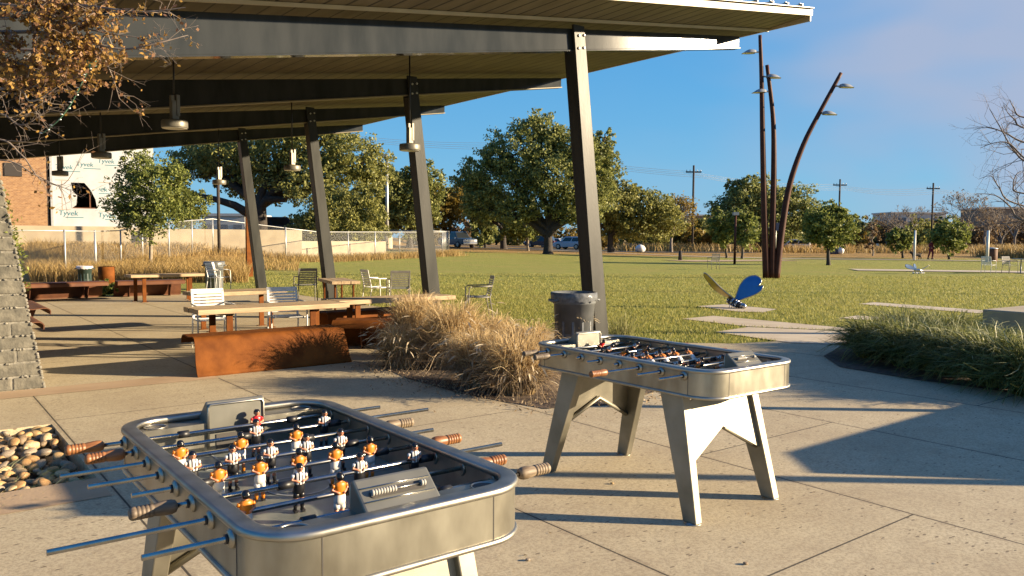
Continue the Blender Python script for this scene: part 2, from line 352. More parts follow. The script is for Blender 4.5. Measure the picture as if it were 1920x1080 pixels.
# ------------------------------------------------------------------ pavilion
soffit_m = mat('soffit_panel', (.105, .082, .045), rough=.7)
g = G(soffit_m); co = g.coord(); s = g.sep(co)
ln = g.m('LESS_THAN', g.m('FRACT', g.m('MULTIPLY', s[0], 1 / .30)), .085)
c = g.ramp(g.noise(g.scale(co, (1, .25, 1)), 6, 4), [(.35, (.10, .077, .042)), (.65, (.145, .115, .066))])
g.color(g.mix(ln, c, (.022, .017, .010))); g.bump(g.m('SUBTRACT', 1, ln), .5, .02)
over_m = mat('overhang_panel_lit', (.17, .14, .085), rough=.6)  # soffit colour lightened to paint in the light on the front overhang
g = G(over_m); co = g.coord(); s = g.sep(co); ln = g.m('LESS_THAN', g.m('FRACT', g.m('MULTIPLY', g.m('ADD', s[0], g.m('MULTIPLY', s[1], .22)), 1 / .28)), .13)
g.color(g.mix(ln, g.ramp(g.noise(g.scale(co, (1, .25, 1)), 6, 4), [(.35, (.16, .132, .08)), (.65, (.22, .185, .12))]), (.035, .028, .018))); g.bump(g.m('SUBTRACT', 1, ln), .6, .03)
fascia_m = mat('fascia_paint', (.46, .385, .25), (.54, .46, .31), scale=3, rough=.5)
roof_m = mat('roof_metal', (.24, .235, .22), rough=.5, metal=.4)
X0, Y0 = 8.5, 16.0
pav = thing('pavilion', 'open plaza pavilion with tapered dark steel beams, leaning columns and a thin sloping roof', 'pavilion', gw(X0, Y0), TH)
zs = lambda X: 4.80 + .128 * (X - 8.2)       # soffit height
def loc(mb): mb.v = [(x - X0, y - Y0, z) for x, y, z in mb.v]; return mb
XL, XR, YF, YM, YB = -5.0, 12.42, 7.86, 8.72, 25.0
zf = lambda X: zs(X) + .085
mb = MB().hexa([(XL, YM, zs(XL)), (XR, YM, zs(XR)), (XR, YB, zs(XR)), (XL, YB, zs(XL))], [(XL, YM, zs(XL) + .11), (XR, YM, zs(XR) + .11), (XR, YB, zs(XR) + .11), (XL, YB, zs(XL) + .11)])
soff = loc(mb).build('soffit', soffit_m, pav)
mb = MB().hexa([(XL, YF, zf(XL)), (XR, YF, zf(XR)), (XR, YM - .02, zs(XR) + .012), (XL, YM - .02, zs(XL) + .012)], [(XL, YF, zf(XL) + .09), (XR, YF, zf(XR) + .09), (XR, YM - .02, zs(XR) + .112), (XL, YM - .02, zs(XL) + .112)])
loc(mb).build('overhang_soffit', over_m, pav)
mb = MB().hexa([(XL, YF - .03, zf(XL) - .01), (XR + .03, YF - .03, zf(XR) - .01), (XR + .03, YF - .003, zf(XR) - .01), (XL, YF - .003, zf(XL) - .01)], [(XL, YF - .03, zf(XL) + .085), (XR + .03, YF - .03, zf(XR) + .085), (XR + .03, YF - .003, zf(XR) + .085), (XL, YF - .003, zf(XL) + .085)])
mb.hexa([(XR + .003, YF, zs(XR) - .015), (XR + .03, YF, zs(XR) - .015), (XR + .03, YB, zs(XR) - .015), (XR + .003, YB, zs(XR) - .015)], [(XR + .003, YF, zf(XR) + .105), (XR + .03, YF, zf(XR) + .105), (XR + .03, YB, zs(XR) + .12), (XR + .003, YB, zs(XR) + .12)])
loc(mb).build('fascia', fascia_m, pav)
mb = MB()
rf = lambda X, dz=0: [(XL, YF - .06, zf(X) + dz)]
mb.hexa([(XL, YF - .05, zf(XL) + .112), (XR + .05, YF - .05, zf(XR) + .112), (XR + .05, YB, zs(XR) + .125), (XL, YB, zs(XL) + .125)], [(XL, YF - .05, zf(XL) + .124), (XR + .05, YF - .05, zf(XR) + .124), (XR + .05, YB, zs(XR) + .137), (XL, YB, zs(XL) + .137)])
X = 0.2
while X < XR:
    mb.box((X, 8.6, zf(X) + .142), (.03, 1.62, .03)); mb.box((X, YF - .03, zf(X) + .160), (.085, .03, .010)); X += .41
loc(mb).build('roof', roof_m, pav)
mb = MB().hexa([(XL, YM - .055, zs(XL) - .035), (XR, YM - .055, zs(XR) - .035), (XR, YM - .022, zs(XR) - .035), (XL, YM - .022, zs(XL) - .035)], [(XL, YM - .055, zs(XL) + .008), (XR, YM - .055, zs(XR) + .008), (XR, YM - .022, zs(XR) + .008), (XL, YM - .022, zs(XL) + .008)])
loc(mb).build('soffit_trim', fascia_m, pav)
BY = [8.92, 13.65, 18.40, 23.14]
zb = lambda X: 4.415 + .156 * (X - 8.2); zt = lambda X: 4.71 + .128 * (X - 8.2)
for Y in BY:
    mb = MB(); a, b = .35, 11.86
    for (y0, y1) in ((Y - .05, Y + .05),):
        mb.hexa([(a, y0, zb(a)), (b, y0, zb(b)), (b, y1, zb(b)), (a, y1, zb(a))], [(a, y0, zt(a)), (b, y0, zt(b)), (b, y1, zt(b)), (a, y1, zt(a))])
    bm_ = loc(mb).build('beam', beam_m, pav, bevel=.006)
    mb = MB().hexa([(a, Y - .075, zb(a) - .022), (b + .004, Y - .075, zb(b) - .022), (b + .004, Y + .075, zb(b) - .022), (a, Y + .075, zb(a) - .022)], [(a, Y - .075, zb(a) - .003), (b + .004, Y - .075, zb(b) - .003), (b + .004, Y + .075, zb(b) - .003), (a, Y + .075, zb(a) - .003)])
    loc(mb).build('flange', flange_m if Y > 9 else beam_m, bm_)
    # leaning twin-plate column
    mb = MB()
    def leg(y0, y1, z1, xo=0):
        bx, tx = 8.57, 8.57 - .565 * z1 / 4.7
        w0, w1 = .135, .105
        mb.hexa([(bx - w0, y0, 0), (bx + w0, y0, 0), (bx + w0, y1, 0), (bx - w0, y1, 0)], [(tx - w1 + xo, y0, z1), (tx + w1 + xo, y0, z1), (tx + w1 + xo, y1, z1), (tx - w1 + xo, y1, z1)])
    leg(Y - .125, Y - .078, zt(8.05) + .03); leg(Y + .078, Y + .125, zb(8.0) + .0, -.0); leg(Y - .0775, Y + .0775, zb(8.0) - .06, 0)
    cl_ = loc(mb).build('column', paint_dk, pav, bevel=.004)
    for (bx_, bz_) in ((-.05, -.12), (.05, -.10), (-.05, -.30), (.05, -.28)):
        MB().lathe([(.022, 0), (.022, .014), (.012, .02)], (8.05 + bx_ - X0, Y - .126 - Y0, zt(8.05) + bz_), n=6, M=Matrix.Rotation(math.pi / 2, 3, 'X')).build('bolt', galv, cl_)
    MB().box((8.57 - X0, Y - Y0, .012), (.50, .46, .024)).build('base_plate', paint_dk, cl_)
# hanging lamps
lamp_m = mat('pendant_shade', (.13, .12, .095), (.18, .165, .13), scale=8, rough=.45, metal=.35)
lens_m = mat('pendant_lens', (.55, .53, .46), rough=.3)
pend = thing('pendant_lamp', 'pendant lamp with flat drum shade, nearest of the row deep under the roof', 'lamp', gw(3.02, 11.27, 3.06), TH + .3, 'pendant lamps hung under the pavilion roof')
def pendant(root, top):
    MB().lathe([(.165, 0), (.168, .012), (.168, .085), (.160, .10), (.06, .115)], n=28).build('shade', lamp_m, root)
    MB().lathe([(.155, .004), (.155, -.006)], n=28).build('lens', lens_m, root)
    mb = MB().box((0, 0, .24), (.10, .07, .25)); mb.box((.035, 0, .30), (.05, .09, .28)); mb.box((-.03, 0, .38), (.05, .05, .10)); mb.build('ballast_box', lamp_m, root, bevel=.006)
    MB().tube([(0, 0, .40), (0, 0, top)], .012).build('rod', black_rub, root)
pendant(pend, zs(3.02) - 3.06)
for X, Y, z, lb in ((3.02, 16.0, 3.02, 'pendant lamp with flat drum shade, middle of the row deep under the roof'), (3.05, 20.7, 2.98, 'pendant lamp with flat drum shade, in front of the white wrapped wall'), (6.62, 11.27, 3.02, 'pendant lamp with flat drum shade, beside the second leaning column'), (6.60, 16.0, 3.0, 'pendant lamp with flat drum shade, between the two farthest leaning columns'), (6.60, 20.7, 2.95, 'pendant lamp with flat drum shade, left of the farthest leaning column')):
    r = dup(pend, lb, gw(X, Y, z), TH + .3)
    if X > 6:
        for ch in r.children:
            if ch.name.startswith('rod'):
                ch.data = ch.data.copy()
                for vv in ch.data.vertices:
                    if vv.co.z > .5: vv.co.z = zs(X) - z
# stone pier at the left
stone = mat('board_marked_block', (.060, .057, .046), (.165, .152, .118), scale=9, rough=.9, bump=1, bscale=26, lo=.3, hi=.7)
mort = mat('mortar', (.13, .122, .10), (.22, .205, .17), scale=20, rough=.95, bump=.8, bscale=40)
pier = thing('stone_pier', 'battered pier of rough grey blocks with pale mortar at the left', 'pier', gw(1.23, 9.72), TH)
rnd = random.Random(3)
mb = MB(); mm_ = MB()
z = 0; xr = lambda z: -.152 * z
for k in range(22):
    h = .147 + rnd.uniform(-.010, .010)
    cut = xr(z) - .30 + rnd.uniform(-.1, .1) - (k % 2) * .24
    for a, b in ((None, cut + .006), (cut - .006, -1.08), (-1.092, -2.6)):
        hi0, hi1 = (xr(z), xr(z + h)) if a is None else (a, a)
        j = rnd.uniform(-.006, .006)
        mb.hexa([(b, j, z + .008), (hi0, j, z + .008), (hi0, 2.2, z + .008), (b, 2.2, z + .008)], [(b, j, z + h - .008), (hi1, j, z + h - .008), (hi1, 2.2, z + h - .008), (b, 2.2, z + h - .008)])
    mm_.hexa([(-2.62, .010, z - .006 + .006), (xr(z) - .012, .010, z), (xr(z) - .012, 2.19, z), (-2.62, 2.19, z)], [(-2.62, .010, z + h), (xr(z + h) - .012, .010, z + h), (xr(z + h) - .012, 2.19, z + h), (-2.62, 2.19, z + h)])
    y = 0
    for q in range(14):                      # squeezed-out mortar lumps along the joint and the edge
        x = rnd.uniform(-1.1, xr(z)); mm_.lathe([(.004, -.012), (.017, -.006), (.018, .005), (.004, .013)], (x, .008, z + rnd.uniform(-.006, .006)), n=6)
    for q in range(7):
        zz = z + rnd.uniform(0, h); mm_.lathe([(.004, -.015), (.018, -.006), (.018, .006), (.004, .015)], (xr(zz) - .004, rnd.uniform(.0, .02), zz), n=6)
    z += h
mb.build('block', stone, pier, bevel=.012); mm_.build('mortar', mort, pier)
# ------------------------------------------------------------------ corten benches
def bench(name, label, X, Y, rz, length, grp='folded rusty steel benches', m=corten):
    root = thing(name, label, 'bench', gw(X, Y), TH + rz, grp)
    P = [(.02, .003), (.0, .012), (.035, .05), (.085, .16), (.135, .30), (.17, .395), (.19, .428), (.225, .447), (.27, .452), (.42, .436), (.56, .45), (.62, .448), (.66, .43), (.68, .395), (.675, .34)]
    n = len(P); th = .014; mb = MB(); q = []
    for i, p in enumerate(P):
        a, b = Vector(P[max(i - 1, 0)]), Vector(P[min(i + 1, n - 1)]); d = (b - a).normalized(); q.append((p[0] + d.y * th, p[1] - d.x * th))
    seg = 14
    def X_(t, z): return (t - .5) * (length - .14 * max(0, z - .1))
    vs = [(X_(k / seg, p[1]), p[0], p[1]) for k in range(seg + 1) for p in P] + [(X_(k / seg, p[1]), p[0], max(p[1], .001)) for k in range(seg + 1) for p in q]
    o = (seg + 1) * n
    fs = [(k * n + i, (k + 1) * n + i, (k + 1) * n + i + 1, k * n + i + 1) for k in range(seg) for i in range(n - 1)]
    fs += [tuple(o + x for x in f[::-1]) for f in fs]
    mb.add(vs, fs, 0, True)
    for k in (0, seg): mb.add([vs[k * n + i] for i in range(n)] + [vs[o + k * n + i] for i in range(n)], [((i, i + 1, n + i + 1, n + i) if k == 0 else (i + 1, i, n + i, n + i + 1)) for i in range(n - 1)])
    mb.add([vs[0], vs[seg * n], vs[o + seg * n], vs[o]], [(0, 1, 2, 3)]); mb.add([vs[n - 1], vs[seg * n + n - 1], vs[o + seg * n + n - 1], vs[o + n - 1]], [(3, 2, 1, 0)])
    mb.build('seat_plate', m, root)
    for sgn in (-.3, .3): MB().prism([(.10, .01), (.36, .01), (.52, .42), (.28, .42), (.19, .40), (.13, .2)], sgn * length - .006, sgn * length + .006, axis='x').build('rib_plate', corten_dk, root)
    return root
bench('steel_bench', 'long rusty bench with its sloped sunlit back facing the foosball tables', 3.69, 9.40, .02, 1.95)
bench('steel_bench', 'rusty bench showing its dark hollow underside left of the tan grasses', 6.02, 10.42, math.pi - .62, 1.95)
bench('steel_bench', 'rusty bench in shade behind the second plank table, hollow side forward', 6.25, 12.25, math.pi + .05, 2.0)
bench('steel_bench', 'rusty bench at the far left in front of the dark green bin', 3.25, 23.35, math.pi + .1, 2.2, m=corten_dk)  # darker steel on the far benches paints in their shade
bench('steel_bench', 'rusty bench behind the farthest plank table beside the young oak', 5.45, 23.3, math.pi - .05, 1.7, m=corten_dk)
bench('steel_bench', 'rusty bench whose curled end shows beyond the stone pier', 1.33, 15.85, -math.pi / 2, 1.95, m=corten_dk)
bench('steel_bench', 'rusty bench barely showing behind the foot of the stone pier', .93, 13.5, -math.pi / 2, 1.95, m=corten_dk)
# ------------------------------------------------------------------ plank tables
def table(label, X, Y, rz, ln, wd, legs, h=.68, steel_legs=True):
    root = thing('plank_table', label, 'table', gw(X, Y), TH + rz, 'weathered plank tables')
    mb = MB(); w = wd / 3
    for k in range(3): mb.box((0, (k - 1) * w, h - .033), (ln - .02 * (k % 2), w - .006, .066))
    mb.build('tabletop', plank, root, bevel=.006)
    for (x, y) in legs:
        mb = MB().box((x, y, (h - .067) / 2), (.085, .03, h - .067)); mb.box((x, y, .008), (.16, .10, .012)); mb.build('leg', corten, root, bevel=.003)
    for x in sorted(set(l[0] for l in legs)): MB().box((x, 0, h - .078), (.08, wd * .8, .02)).build('crossbar', corten_dk, root)
    return root
table('plank table behind the sunlit sloped bench, two white chairs at it', 4.12, 10.85, .0, 2.12, .66, ((-.62, -.2), (-.72, .2), (.55, -.2), (.78, .2)))
table('plank table behind the tan grasses, right of the near plank table', 6.25, 11.25, .02, 2.1, .62, ((-.7, -.22), (-.62, .2), (.6, -.2), (.7, .2)))
table('narrow plank table end-on at the lawn edge between the columns', 7.85, 16.5, 1.35, 1.5, .62, ((-.55, -.2), (-.55, .2), (.55, -.2), (.55, .2)))
table('farthest plank table at the left with rusty legs before the tall meadow grass', 5.38, 21.2, .03, 1.75, .62, ((-.55, -.2), (-.65, .2), (.55, -.2), (.62, .2)))
table('greyed plank table half hidden behind the two white chairs', 4.75, 14.1, .05, 1.6, .7, ((-.5, -.2), (-.5, .2), (.55, -.2), (.55, .2)))
# ------------------------------------------------------------------ slatted armchairs
def armchair(label, p, rz, m=chair_m, name='armchair'):
    root = thing(name, label, 'chair', p, rz, 'slatted metal armchairs')
    def leg(pts): MB().tube(pts, .0125, 8).build('leg', m, root)
    for sx in (-1, 1):
        leg([(sx * .26, -.24, 0), (sx * .26, -.235, .40), (sx * .262, -.225, .62), (sx * .264, -.17, .645)])
        leg([(sx * .23, .27, 0), (sx * .225, .20, .42), (sx * .22, .225, .50)])
        MB().tube([(sx * .264, -.17, .645), (sx * .265, .05, .65), (sx * .235, .25, .655)], .013, 8).build('armrest', m, root)
    mb = MB()
    for k in range(8): mb.box((0, -.22 + k * .057, .435 - .012 * math.sin(k / 7 * 3.1)), (.45, .040, .008))
    for sx in (-1, 1): mb.tube([(sx * .225, -.25, .435), (sx * .225, .0, .425), (sx * .225, .20, .432)], .012, 6)
    mb.build('seat', m, root)
    mb = MB(); tilt = Matrix.Rotation(-.22, 3, 'X')
    for k in range(8):
        z = .055 + k * .045; mb.box(Vector((0, .20, .44)) + tilt @ Vector((0, 0, z)), (.43, .008, .030), rot=tilt)
    for sx in (-1, 1): mb.box(Vector((sx * .215, .20, .44)) + tilt @ Vector((0, 0, .2)), (.032, .014, .42), rot=tilt)
    mb.box(Vector((0, .20, .44)) + tilt @ Vector((0, 0, .405)), (.46, .014, .045), rot=tilt)
    mb.build('backrest', m, root, bevel=.003)
    return root
ch = armchair('white slatted armchair at the left end of the near plank table', gw(3.62, 11.75), TH - .05)
dup(ch, 'white slatted armchair at the right half of the near plank table', gw(4.66, 11.6), TH - .18)
cg = armchair('slatted armchair seen edge-on on the lawn between the first and second columns', gw(9.45, 13.35), TH + 4.25, chair_g)
dup(cg, 'slatted armchair turned away on the lawn edge between the third and fourth columns', gw(8.12, 18.9), TH + 2.9)
dup(ch, 'slatted armchair left of a pair beside the second leaning column', gw(9.15, 17.2), TH + 1.5)
dup(cg, 'dark slatted armchair right of a pair on the lawn by the second column', gw(9.42, 16.55), TH + 2.75)
dup(ch, 'white wire armchair in front of the grey bagged bin at the far left', gw(7.55, 23.9), TH + .7)
# ------------------------------------------------------------------ foosball tables
TL, TW, TR = 1.568, .849, .16
bead_m = mat('grey_bead', (.30, .29, .26), rough=.5)
board_m = mat('board_steel', (.15, .148, .125), (.21, .205, .175), scale=6, rough=.45, metal=.6, rvar=.05)
def rr_path(hx, hy, r, n=10):
    out = []
    for cx, cy, a0 in ((hx - r, hy - r, 0), (-hx + r, hy - r, 90), (-hx + r, -hy + r, 180), (hx - r, -hy + r, 270)):
        for k in range(n + 1):
            a = R(a0 + 90 * k / n); out.append((cx + r * math.cos(a), cy + r * math.sin(a), math.cos(a), math.sin(a)))
    return out
RP = rr_path(TW / 2, TL / 2, TR)
def circ(o, z, r, n=8): return [(o + r * math.cos(2 * math.pi * k / n), z + r * math.sin(2 * math.pi * k / n)) for k in range(n)]
def figure_mesh(kind):
    """one table-football player, rod axis at the origin, feet down, facing -y"""
    J = {'striped': 1, 'orange': 2, 'red': 5}[kind]; S = {'striped': 4, 'orange': 3, 'red': 4}[kind]
    M = [skin, stripe_p, orange, white_p, black_p, red_p, hair_m]; mb = MB()
    def loft(rows, n=12):                       # rows: (z, rx, ry, cy, material)
        o = len(mb.v); k = len(rows)
        for z, rx, ry, cy, _ in rows:
            for j in range(n):
                a = 2 * math.pi * j / n; mb.v.append((rx * math.cos(a), cy + ry * math.sin(a), z))
        for i in range(k - 1):
            for j in range(n):
                mb.f.append([o + i * n + j, o + i * n + (j + 1) % n, o + (i + 1) * n + (j + 1) % n, o + (i + 1) * n + j]); mb.m.append(rows[i + 1][4]); mb.sm.append(True)
        mb.f.append([o + j for j in range(n)][::-1]); mb.m.append(rows[0][4]); mb.sm.append(False)
        mb.f.append([o + (k - 1) * n + j for j in range(n)]); mb.m.append(rows[-1][4]); mb.sm.append(False)
    loft([(-.022, .0150, .0105, 0, S), (-.012, .0165, .012, 0, S), (.0, .0160, .0125, 0, S), (.005, .0145, .0115, 0, S), (.0065, .0150, .0118, 0, J), (.016, .0158, .0115, 0, J), (.026, .0166, .0108, 0, J),
          (.032, .0172, .0100, 0, J), (.0365, .0120, .0085, 0, J), (.038, .0060, .0060, 0, J), (.0385, .0062, .0062, -.0005, 0), (.0410, .0060, .0064, -.001, 0), (.0425, .0082, .0092, -.002, 0), (.0465, .0096, .0106, -.002, 0), (.0510, .0099, .0112, -.0015, 0), (.0520, .0103, .0116, -.001, 6), (.0565, .0098, .0108, -.0005, 6), (.0605, .0070, .0076, 0, 6), (.0620, .002, .002, 0, 6)])
    loft([(.0420, .0070, .0050, .0042, 6), (.0445, .0098, .0078, .0042, 6), (.0520, .0108, .0088, .0035, 6), (.0580, .0085, .0070, .002, 6)], 10)   # hair at the back of the head
    for sx in (-1, 1):
        mb.box((sx * .0036, -.0128, .0490), (.0019, .0012, .0014), mi=6)
        hip, knee, ank = (sx * .0075, 0, -.020), (sx * .0088, -.0015, -.045), (sx * .0100, 0, -.068)
        mb.tube([hip, (sx * .0080, -.0005, -.034)], [.0082, .0090], 8, S)
        mb.tube([(sx * .0080, -.0005, -.033), knee, (sx * .0094, -.0005, -.052)], [.0066, .0052, .0056], 8, 0)
        mb.tube([(sx * .0094, -.0005, -.051), (sx * .0098, 0, -.058), ank], [.0059, .0056, .0042], 8, {'striped': 4, 'orange': 2, 'red': 4}[kind])
        mb.box((sx * .0105, -.0035, -.0705), (.0085, .0175, .0070), mi=4)
        sh = Vector((sx * .0170, 0, .0315)); el = Vector((sx * .0215, -.001, .0165))
        ha = Vector((sx * .004, -.0135, .014)) if kind != 'orange' else Vector((sx * .005, .0135, .010))
        mb.tube([sh, sh.lerp(el, .55)], [.0048, .0046], 8, {'striped': 3, 'orange': 2, 'red': 5}[kind])
        mb.tube([sh.lerp(el, .5), el, el.lerp(ha, .55), ha], [.0039, .0037, .0034, .0031], 8, 0)
    mb.box((0, -.0134, .0468), (.0026, .0030, .0036), mi=0)
    me_o = mb.build('tmp', M); me = me_o.data; bpy.data.objects.remove(me_o); return me
FIG = {k: figure_mesh(k) for k in ('striped', 'orange', 'red')}
def foosball(label, x, y, rz, figs, ends, handles, weather):
    root = thing('foosball_table', label, 'foosball table', (x, y, 0), rz, 'stainless foosball tables')
    cab = MB().ring(RP, [(0, .882), (0, .742), (-.012, .742), (-.030, .762), (-.030, .882)], 0, True)
    c = cab.build('cabinet', steel, root); em = c.modifiers.new('e', 'EDGE_SPLIT'); em.split_angle = R(35)
    mb = MB()
    for sx in (-1, 1):
        for sy in (-1, 1):
            mb.box((sx * (TW / 2 + .0002), sy * (TL / 2 - TR), .812), (.0016, .003, .135)); mb.box((sx * (TW / 2 - TR), sy * (TL / 2 + .0002), .812), (.003, .0016, .135))
    mb.build('panel_seam', seam_m, c)
    MB().ring(RP, [(-.048, .880), (.0065, .880), (.0085, .886), (.0080, .893), (.0045, .8985), (-.001, .900), (-.041, .900), (-.0455, .8985), (-.048, .894)], 0, True).build('rim', steel_dk, root)
    MB().ring(RP, circ(-.001, .741, .010), 0, True).build('bottom_trim', steel_dk, root)
    fp = [(p[0], p[1], .7605) for p in rr_path(TW / 2 - .02, TL / 2 - .02, TR - .02, 6)]
    fl = MB().add(fp, [tuple(range(len(fp)))]).build('playing_field', field_m, root)
    ln = MB(); w = .006; z = .7625
    def seg(x0, y0, x1, y1): ln.box(((x0 + x1) / 2, (y0 + y1) / 2, z), (max(abs(x1 - x0), w), max(abs(y1 - y0), w), .001))
    seg(-.38, 0, -.111, 0); seg(.111, 0, .38, 0)
    for k in range(40):
        a = 2 * math.pi * k / 40; ln.box((.108 * math.cos(a), .108 * math.sin(a), z + .0003), (.018, w, .001), a + math.pi / 2)
    for s in (-1, 1):
        for hx, hy in ((.20, .26), (.12, .14)):
            seg(-hx, s * (.635 - hy), hx, s * (.635 - hy)); seg(-hx, s * .635, -hx, s * (.635 - hy)); seg(hx, s * .635, hx, s * (.635 - hy))
    ln.build('field_line', field_ln, fl)
    MB().box((0, 0, .749), (TW - .05, TL - .2, .016)).build('underside', steel_leg, root)
    for s in (-1, 1):
        dk = MB()
        path = [(px, py) for px, py, _, _ in rr_path(TW / 2 - .032, TL / 2 - .032, TR - .032, 8)]
        poly = [p for p in path if p[1] * s > TL / 2 - .14 + .0]
        poly = [(TW / 2 - .032, s * .641), *([p for p in path if p[1] * s > .655] if s > 0 else [p for p in path if p[1] * s > .655]), (-(TW / 2 - .032), s * .641)]
        poly.sort(key=lambda p: math.atan2(p[1] - s * .70, p[0]))
        dk.prism(poly, .761, .876); d = dk.build('end_deck', steel, root)
        for sx in (-1, 1):
            cup = MB()
            cup.lathe([(.040, .8765), (.044, .8795), (.038, .8800), (.037, .8770)], (sx * .30, s * .688, 0), 28, 0, cap=False)
            cup.lathe([(.0365, .8772), (.001, .8772)], (sx * .30, s * .688, 0), 28, 1, cap=False)
            cup.build('cup_holder', [steel_dk, black_rub], d)
        y0, y1 = s * .636, s * .748
        gb = MB().prism([(y0, .762), (y0, .945), (y0 + s * .006, .958), (y0 + s * .018, .963), (y1 - s * .010, .892), (y1, .8775)] [::1 if s < 0 else 1], -.118, .118, axis='x')
        go = gb.build('goal_box', board_m, root, bevel=.010)
        fr = MB()
        fr.tube([(-.112, y0 - s * .002, .775), (-.112, y0 - s * .002, .938), (-.104, y0 - s * .002, .950), (.104, y0 - s * .002, .950), (.112, y0 - s * .002, .938), (.112, y0 - s * .002, .775)], .005, 6, 0)
        fr.box((0, y0 - s * .0022, .797), (.165, .003, .062), mi=1)
        fr.build('goal_frame', [steel_dk, seam_m], go)
        sl = Vector((0, (y1 - y0) - s * .028, .892 - .963)).normalized(); nrm = Vector((0, -sl.z * s, sl.y * s)); nrm = nrm if nrm.z > 0 else -nrm
        mid = Vector((0, y0 + s * .060, .9275)) + nrm * .001
        Mx = Matrix(((1, 0, 0), (0, sl.y, nrm.y), (0, sl.z, nrm.z))).transposed().transposed()
        sc = MB(); slot = [(math.cos(a) * .014 + (.075 if math.cos(a) > 0 else -.075), math.sin(a) * .014) for a in [math.pi * 2 * (k + .5) / 16 for k in range(16)]]
        P3 = lambda u, v, h: mid + Vector((u, 0, 0)) + sl * v + nrm * h
        sc.add([P3(u, v, .0022) for u, v in slot], [tuple(range(16))], 0)
        sc.tube([P3(-.086, 0, .007), P3(.086, 0, .007)], .003, 8, 1)
        for u in [-.082 + k * .0085 for k in range(9)] + [.072, .080]:
            sc.tube([P3(u - .0033, 0, .008), P3(u + .0033, 0, .008)], .0085, 12, 2)
        for u, v, a, b in ((0, .022, .108, .0022), (0, -.022, .108, .0022)): sc.tube([P3(-a, v, .001), P3(a, v, .001)], b, 5, 1)
        sc.build('score_slider', [seam_m, chrome, bead_m], go)
    # legs
    for s in (-1, 1):
        for sx in (-1, 1):
            mb = MB(); X = lambda a: sx * a
            lo = [(X(.345), s * .585, .012), (X(.400), s * .585, .012), (X(.400), s * .682, .012), (X(.345), s * .682, .012)]
            hi = [(X(.285), s * .345, .752), (X(.352), s * .345, .752), (X(.352), s * .520, .752), (X(.285), s * .520, .752)]
            if sx * s < 0: lo, hi = lo[::-1], hi[::-1]
            lg = mb.hexa(lo, hi).build('leg', steel_leg, root, bevel=.005)
            f = MB().lathe([(.052, .007), (.050, .011), (.012, .013), (.011, .02)], (X(.374), s * .636, 0), 24); f.build('foot_plate', steel_dk, lg)
        def yy(z): return s * (.490 + (.654 - .490) * (1 - z / .752))
        pl = [(-.300, .660), (-.19, .705), (-.12, .715), (.12, .715), (.19, .705), (.300, .660), (.326, .335), (.316, .330), (.0, .500), (-.316, .330), (-.326, .335)]
        n = len(pl); mb = MB()
        mb.add([(x_, yy(z_) + s * .004, z_) for x_, z_ in pl] + [(x_, yy(z_) - s * .004, z_) for x_, z_ in pl], [tuple(range(n)) if s < 0 else tuple(range(n))[::-1], tuple(range(n, 2 * n))[::-1] if s < 0 else tuple(range(n, 2 * n))] + [((i, n + i, n + (i + 1) % n, (i + 1) % n) if s < 0 else (i, (i + 1) % n, n + (i + 1) % n, n + i)) for i in range(n)])
        mb.tube([(-.318, yy(.330) - s * .02, .332), (0, yy(.5) - s * .02, .500), (.318, yy(.33) - s * .02, .332)], .016, 4)
        mb.build('leg_panel', steel_leg, root)
        MB().box((0, s * .47, .732), (.72, .12, .035)).build('leg_mount', steel_leg, root)
    # rods
    rnd = random.Random(int(x * 100))
    for i in range(8):
        yr = (3.5 - i) * .17; zr = .8557
        l, r = ends[i]
        rod = MB().tube([(l + .004, 0, 0), (l, 0, 0), (r, 0, 0), (r - .004, 0, 0)][1:3], .0078, 12).build('rod', chrome, root, loc=(0, yr, zr))
        for sx in (-1, 1):
            b = MB().tube([(sx * (TW / 2 - .002), 0, 0), (sx * (TW / 2 + .006), 0, 0), (sx * (TW / 2 + .014), 0, 0)], [.027, .027, .017], 20, 0); b.tube([(sx * (TW / 2 + .013), 0, 0), (sx * (TW / 2 + .020), 0, 0)], .013, 12, 1)
            b.tube([(sx * (TW / 2 - .03), 0, 0), (sx * (TW / 2 - .037), 0, 0)], [.027, .022], 20, 0)
            b.build('bearing', [steel_dk, black_rub], rod)
        if handles[i]:
            s = handles[i]; e = l if s < 0 else r
            prof = [(-.001, .008), (.0, .013), (.004, .0165)]
            for k in range(5): prof += [(.008 + k * .011, .0178), (.0165 + k * .011, .0178), (.0175 + k * .011, .0155)]
            prof += [(.066, .0165), (.075, .018), (.095, .0200), (.112, .0195), (.122, .0165), (.126, .0105)]
            hb = MB().tube([(e - s * (.004) - s * (t) + s * .03, 0, 0) for t, _ in prof], [q * 1.06 for _, q in prof], 16, 0)
            hb.build('handle', [weather.get(i, wood_h), black_rub], rod)
        team, xsn, ang = figs[i]
        for xx in xsn:
            f = bpy.data.objects.new('player_figure', FIG[team]); COL.objects.link(f); f.parent = rod; f.location = (xx, 0, -.008); f.scale = (1.15, 1.15, 1.15)
            f.rotation_euler = (R(ang + rnd.uniform(-3, 3)), 0, math.pi if team == 'orange' else 0)
            if team == 'orange': f.rotation_euler = (R(-ang), 0, math.pi)
        if i not in (0, 7):
            lo_, hi_ = min(xsn), max(xsn)
            for xx, s in ((lo_, -1), (hi_, 1)):
                MB().tube([(xx + s * .022, 0, 0), (xx + s * .070, 0, 0)], .0135, 12).build('rubber_stopper', black_rub, rod)
        else:
            for s in (-1, 1): MB().tube([(s * .20, 0, 0), (s * .240, 0, 0)], .0145, 12).build('rubber_stopper', black_rub, rod)
    return root
FA = [('red', [.07], 2), ('striped', [.005, .288], 3), ('orange', [-.323, -.113, .097], 4), ('striped', [-.33, -.198, -.066, .066, .198], 0), ('orange', [-.299, -.167, -.033, .099, .231], 2), ('striped', [-.104, .104, .312], 2), ('orange', [-.331, -.047], 3), ('red', [-.02], 0)]
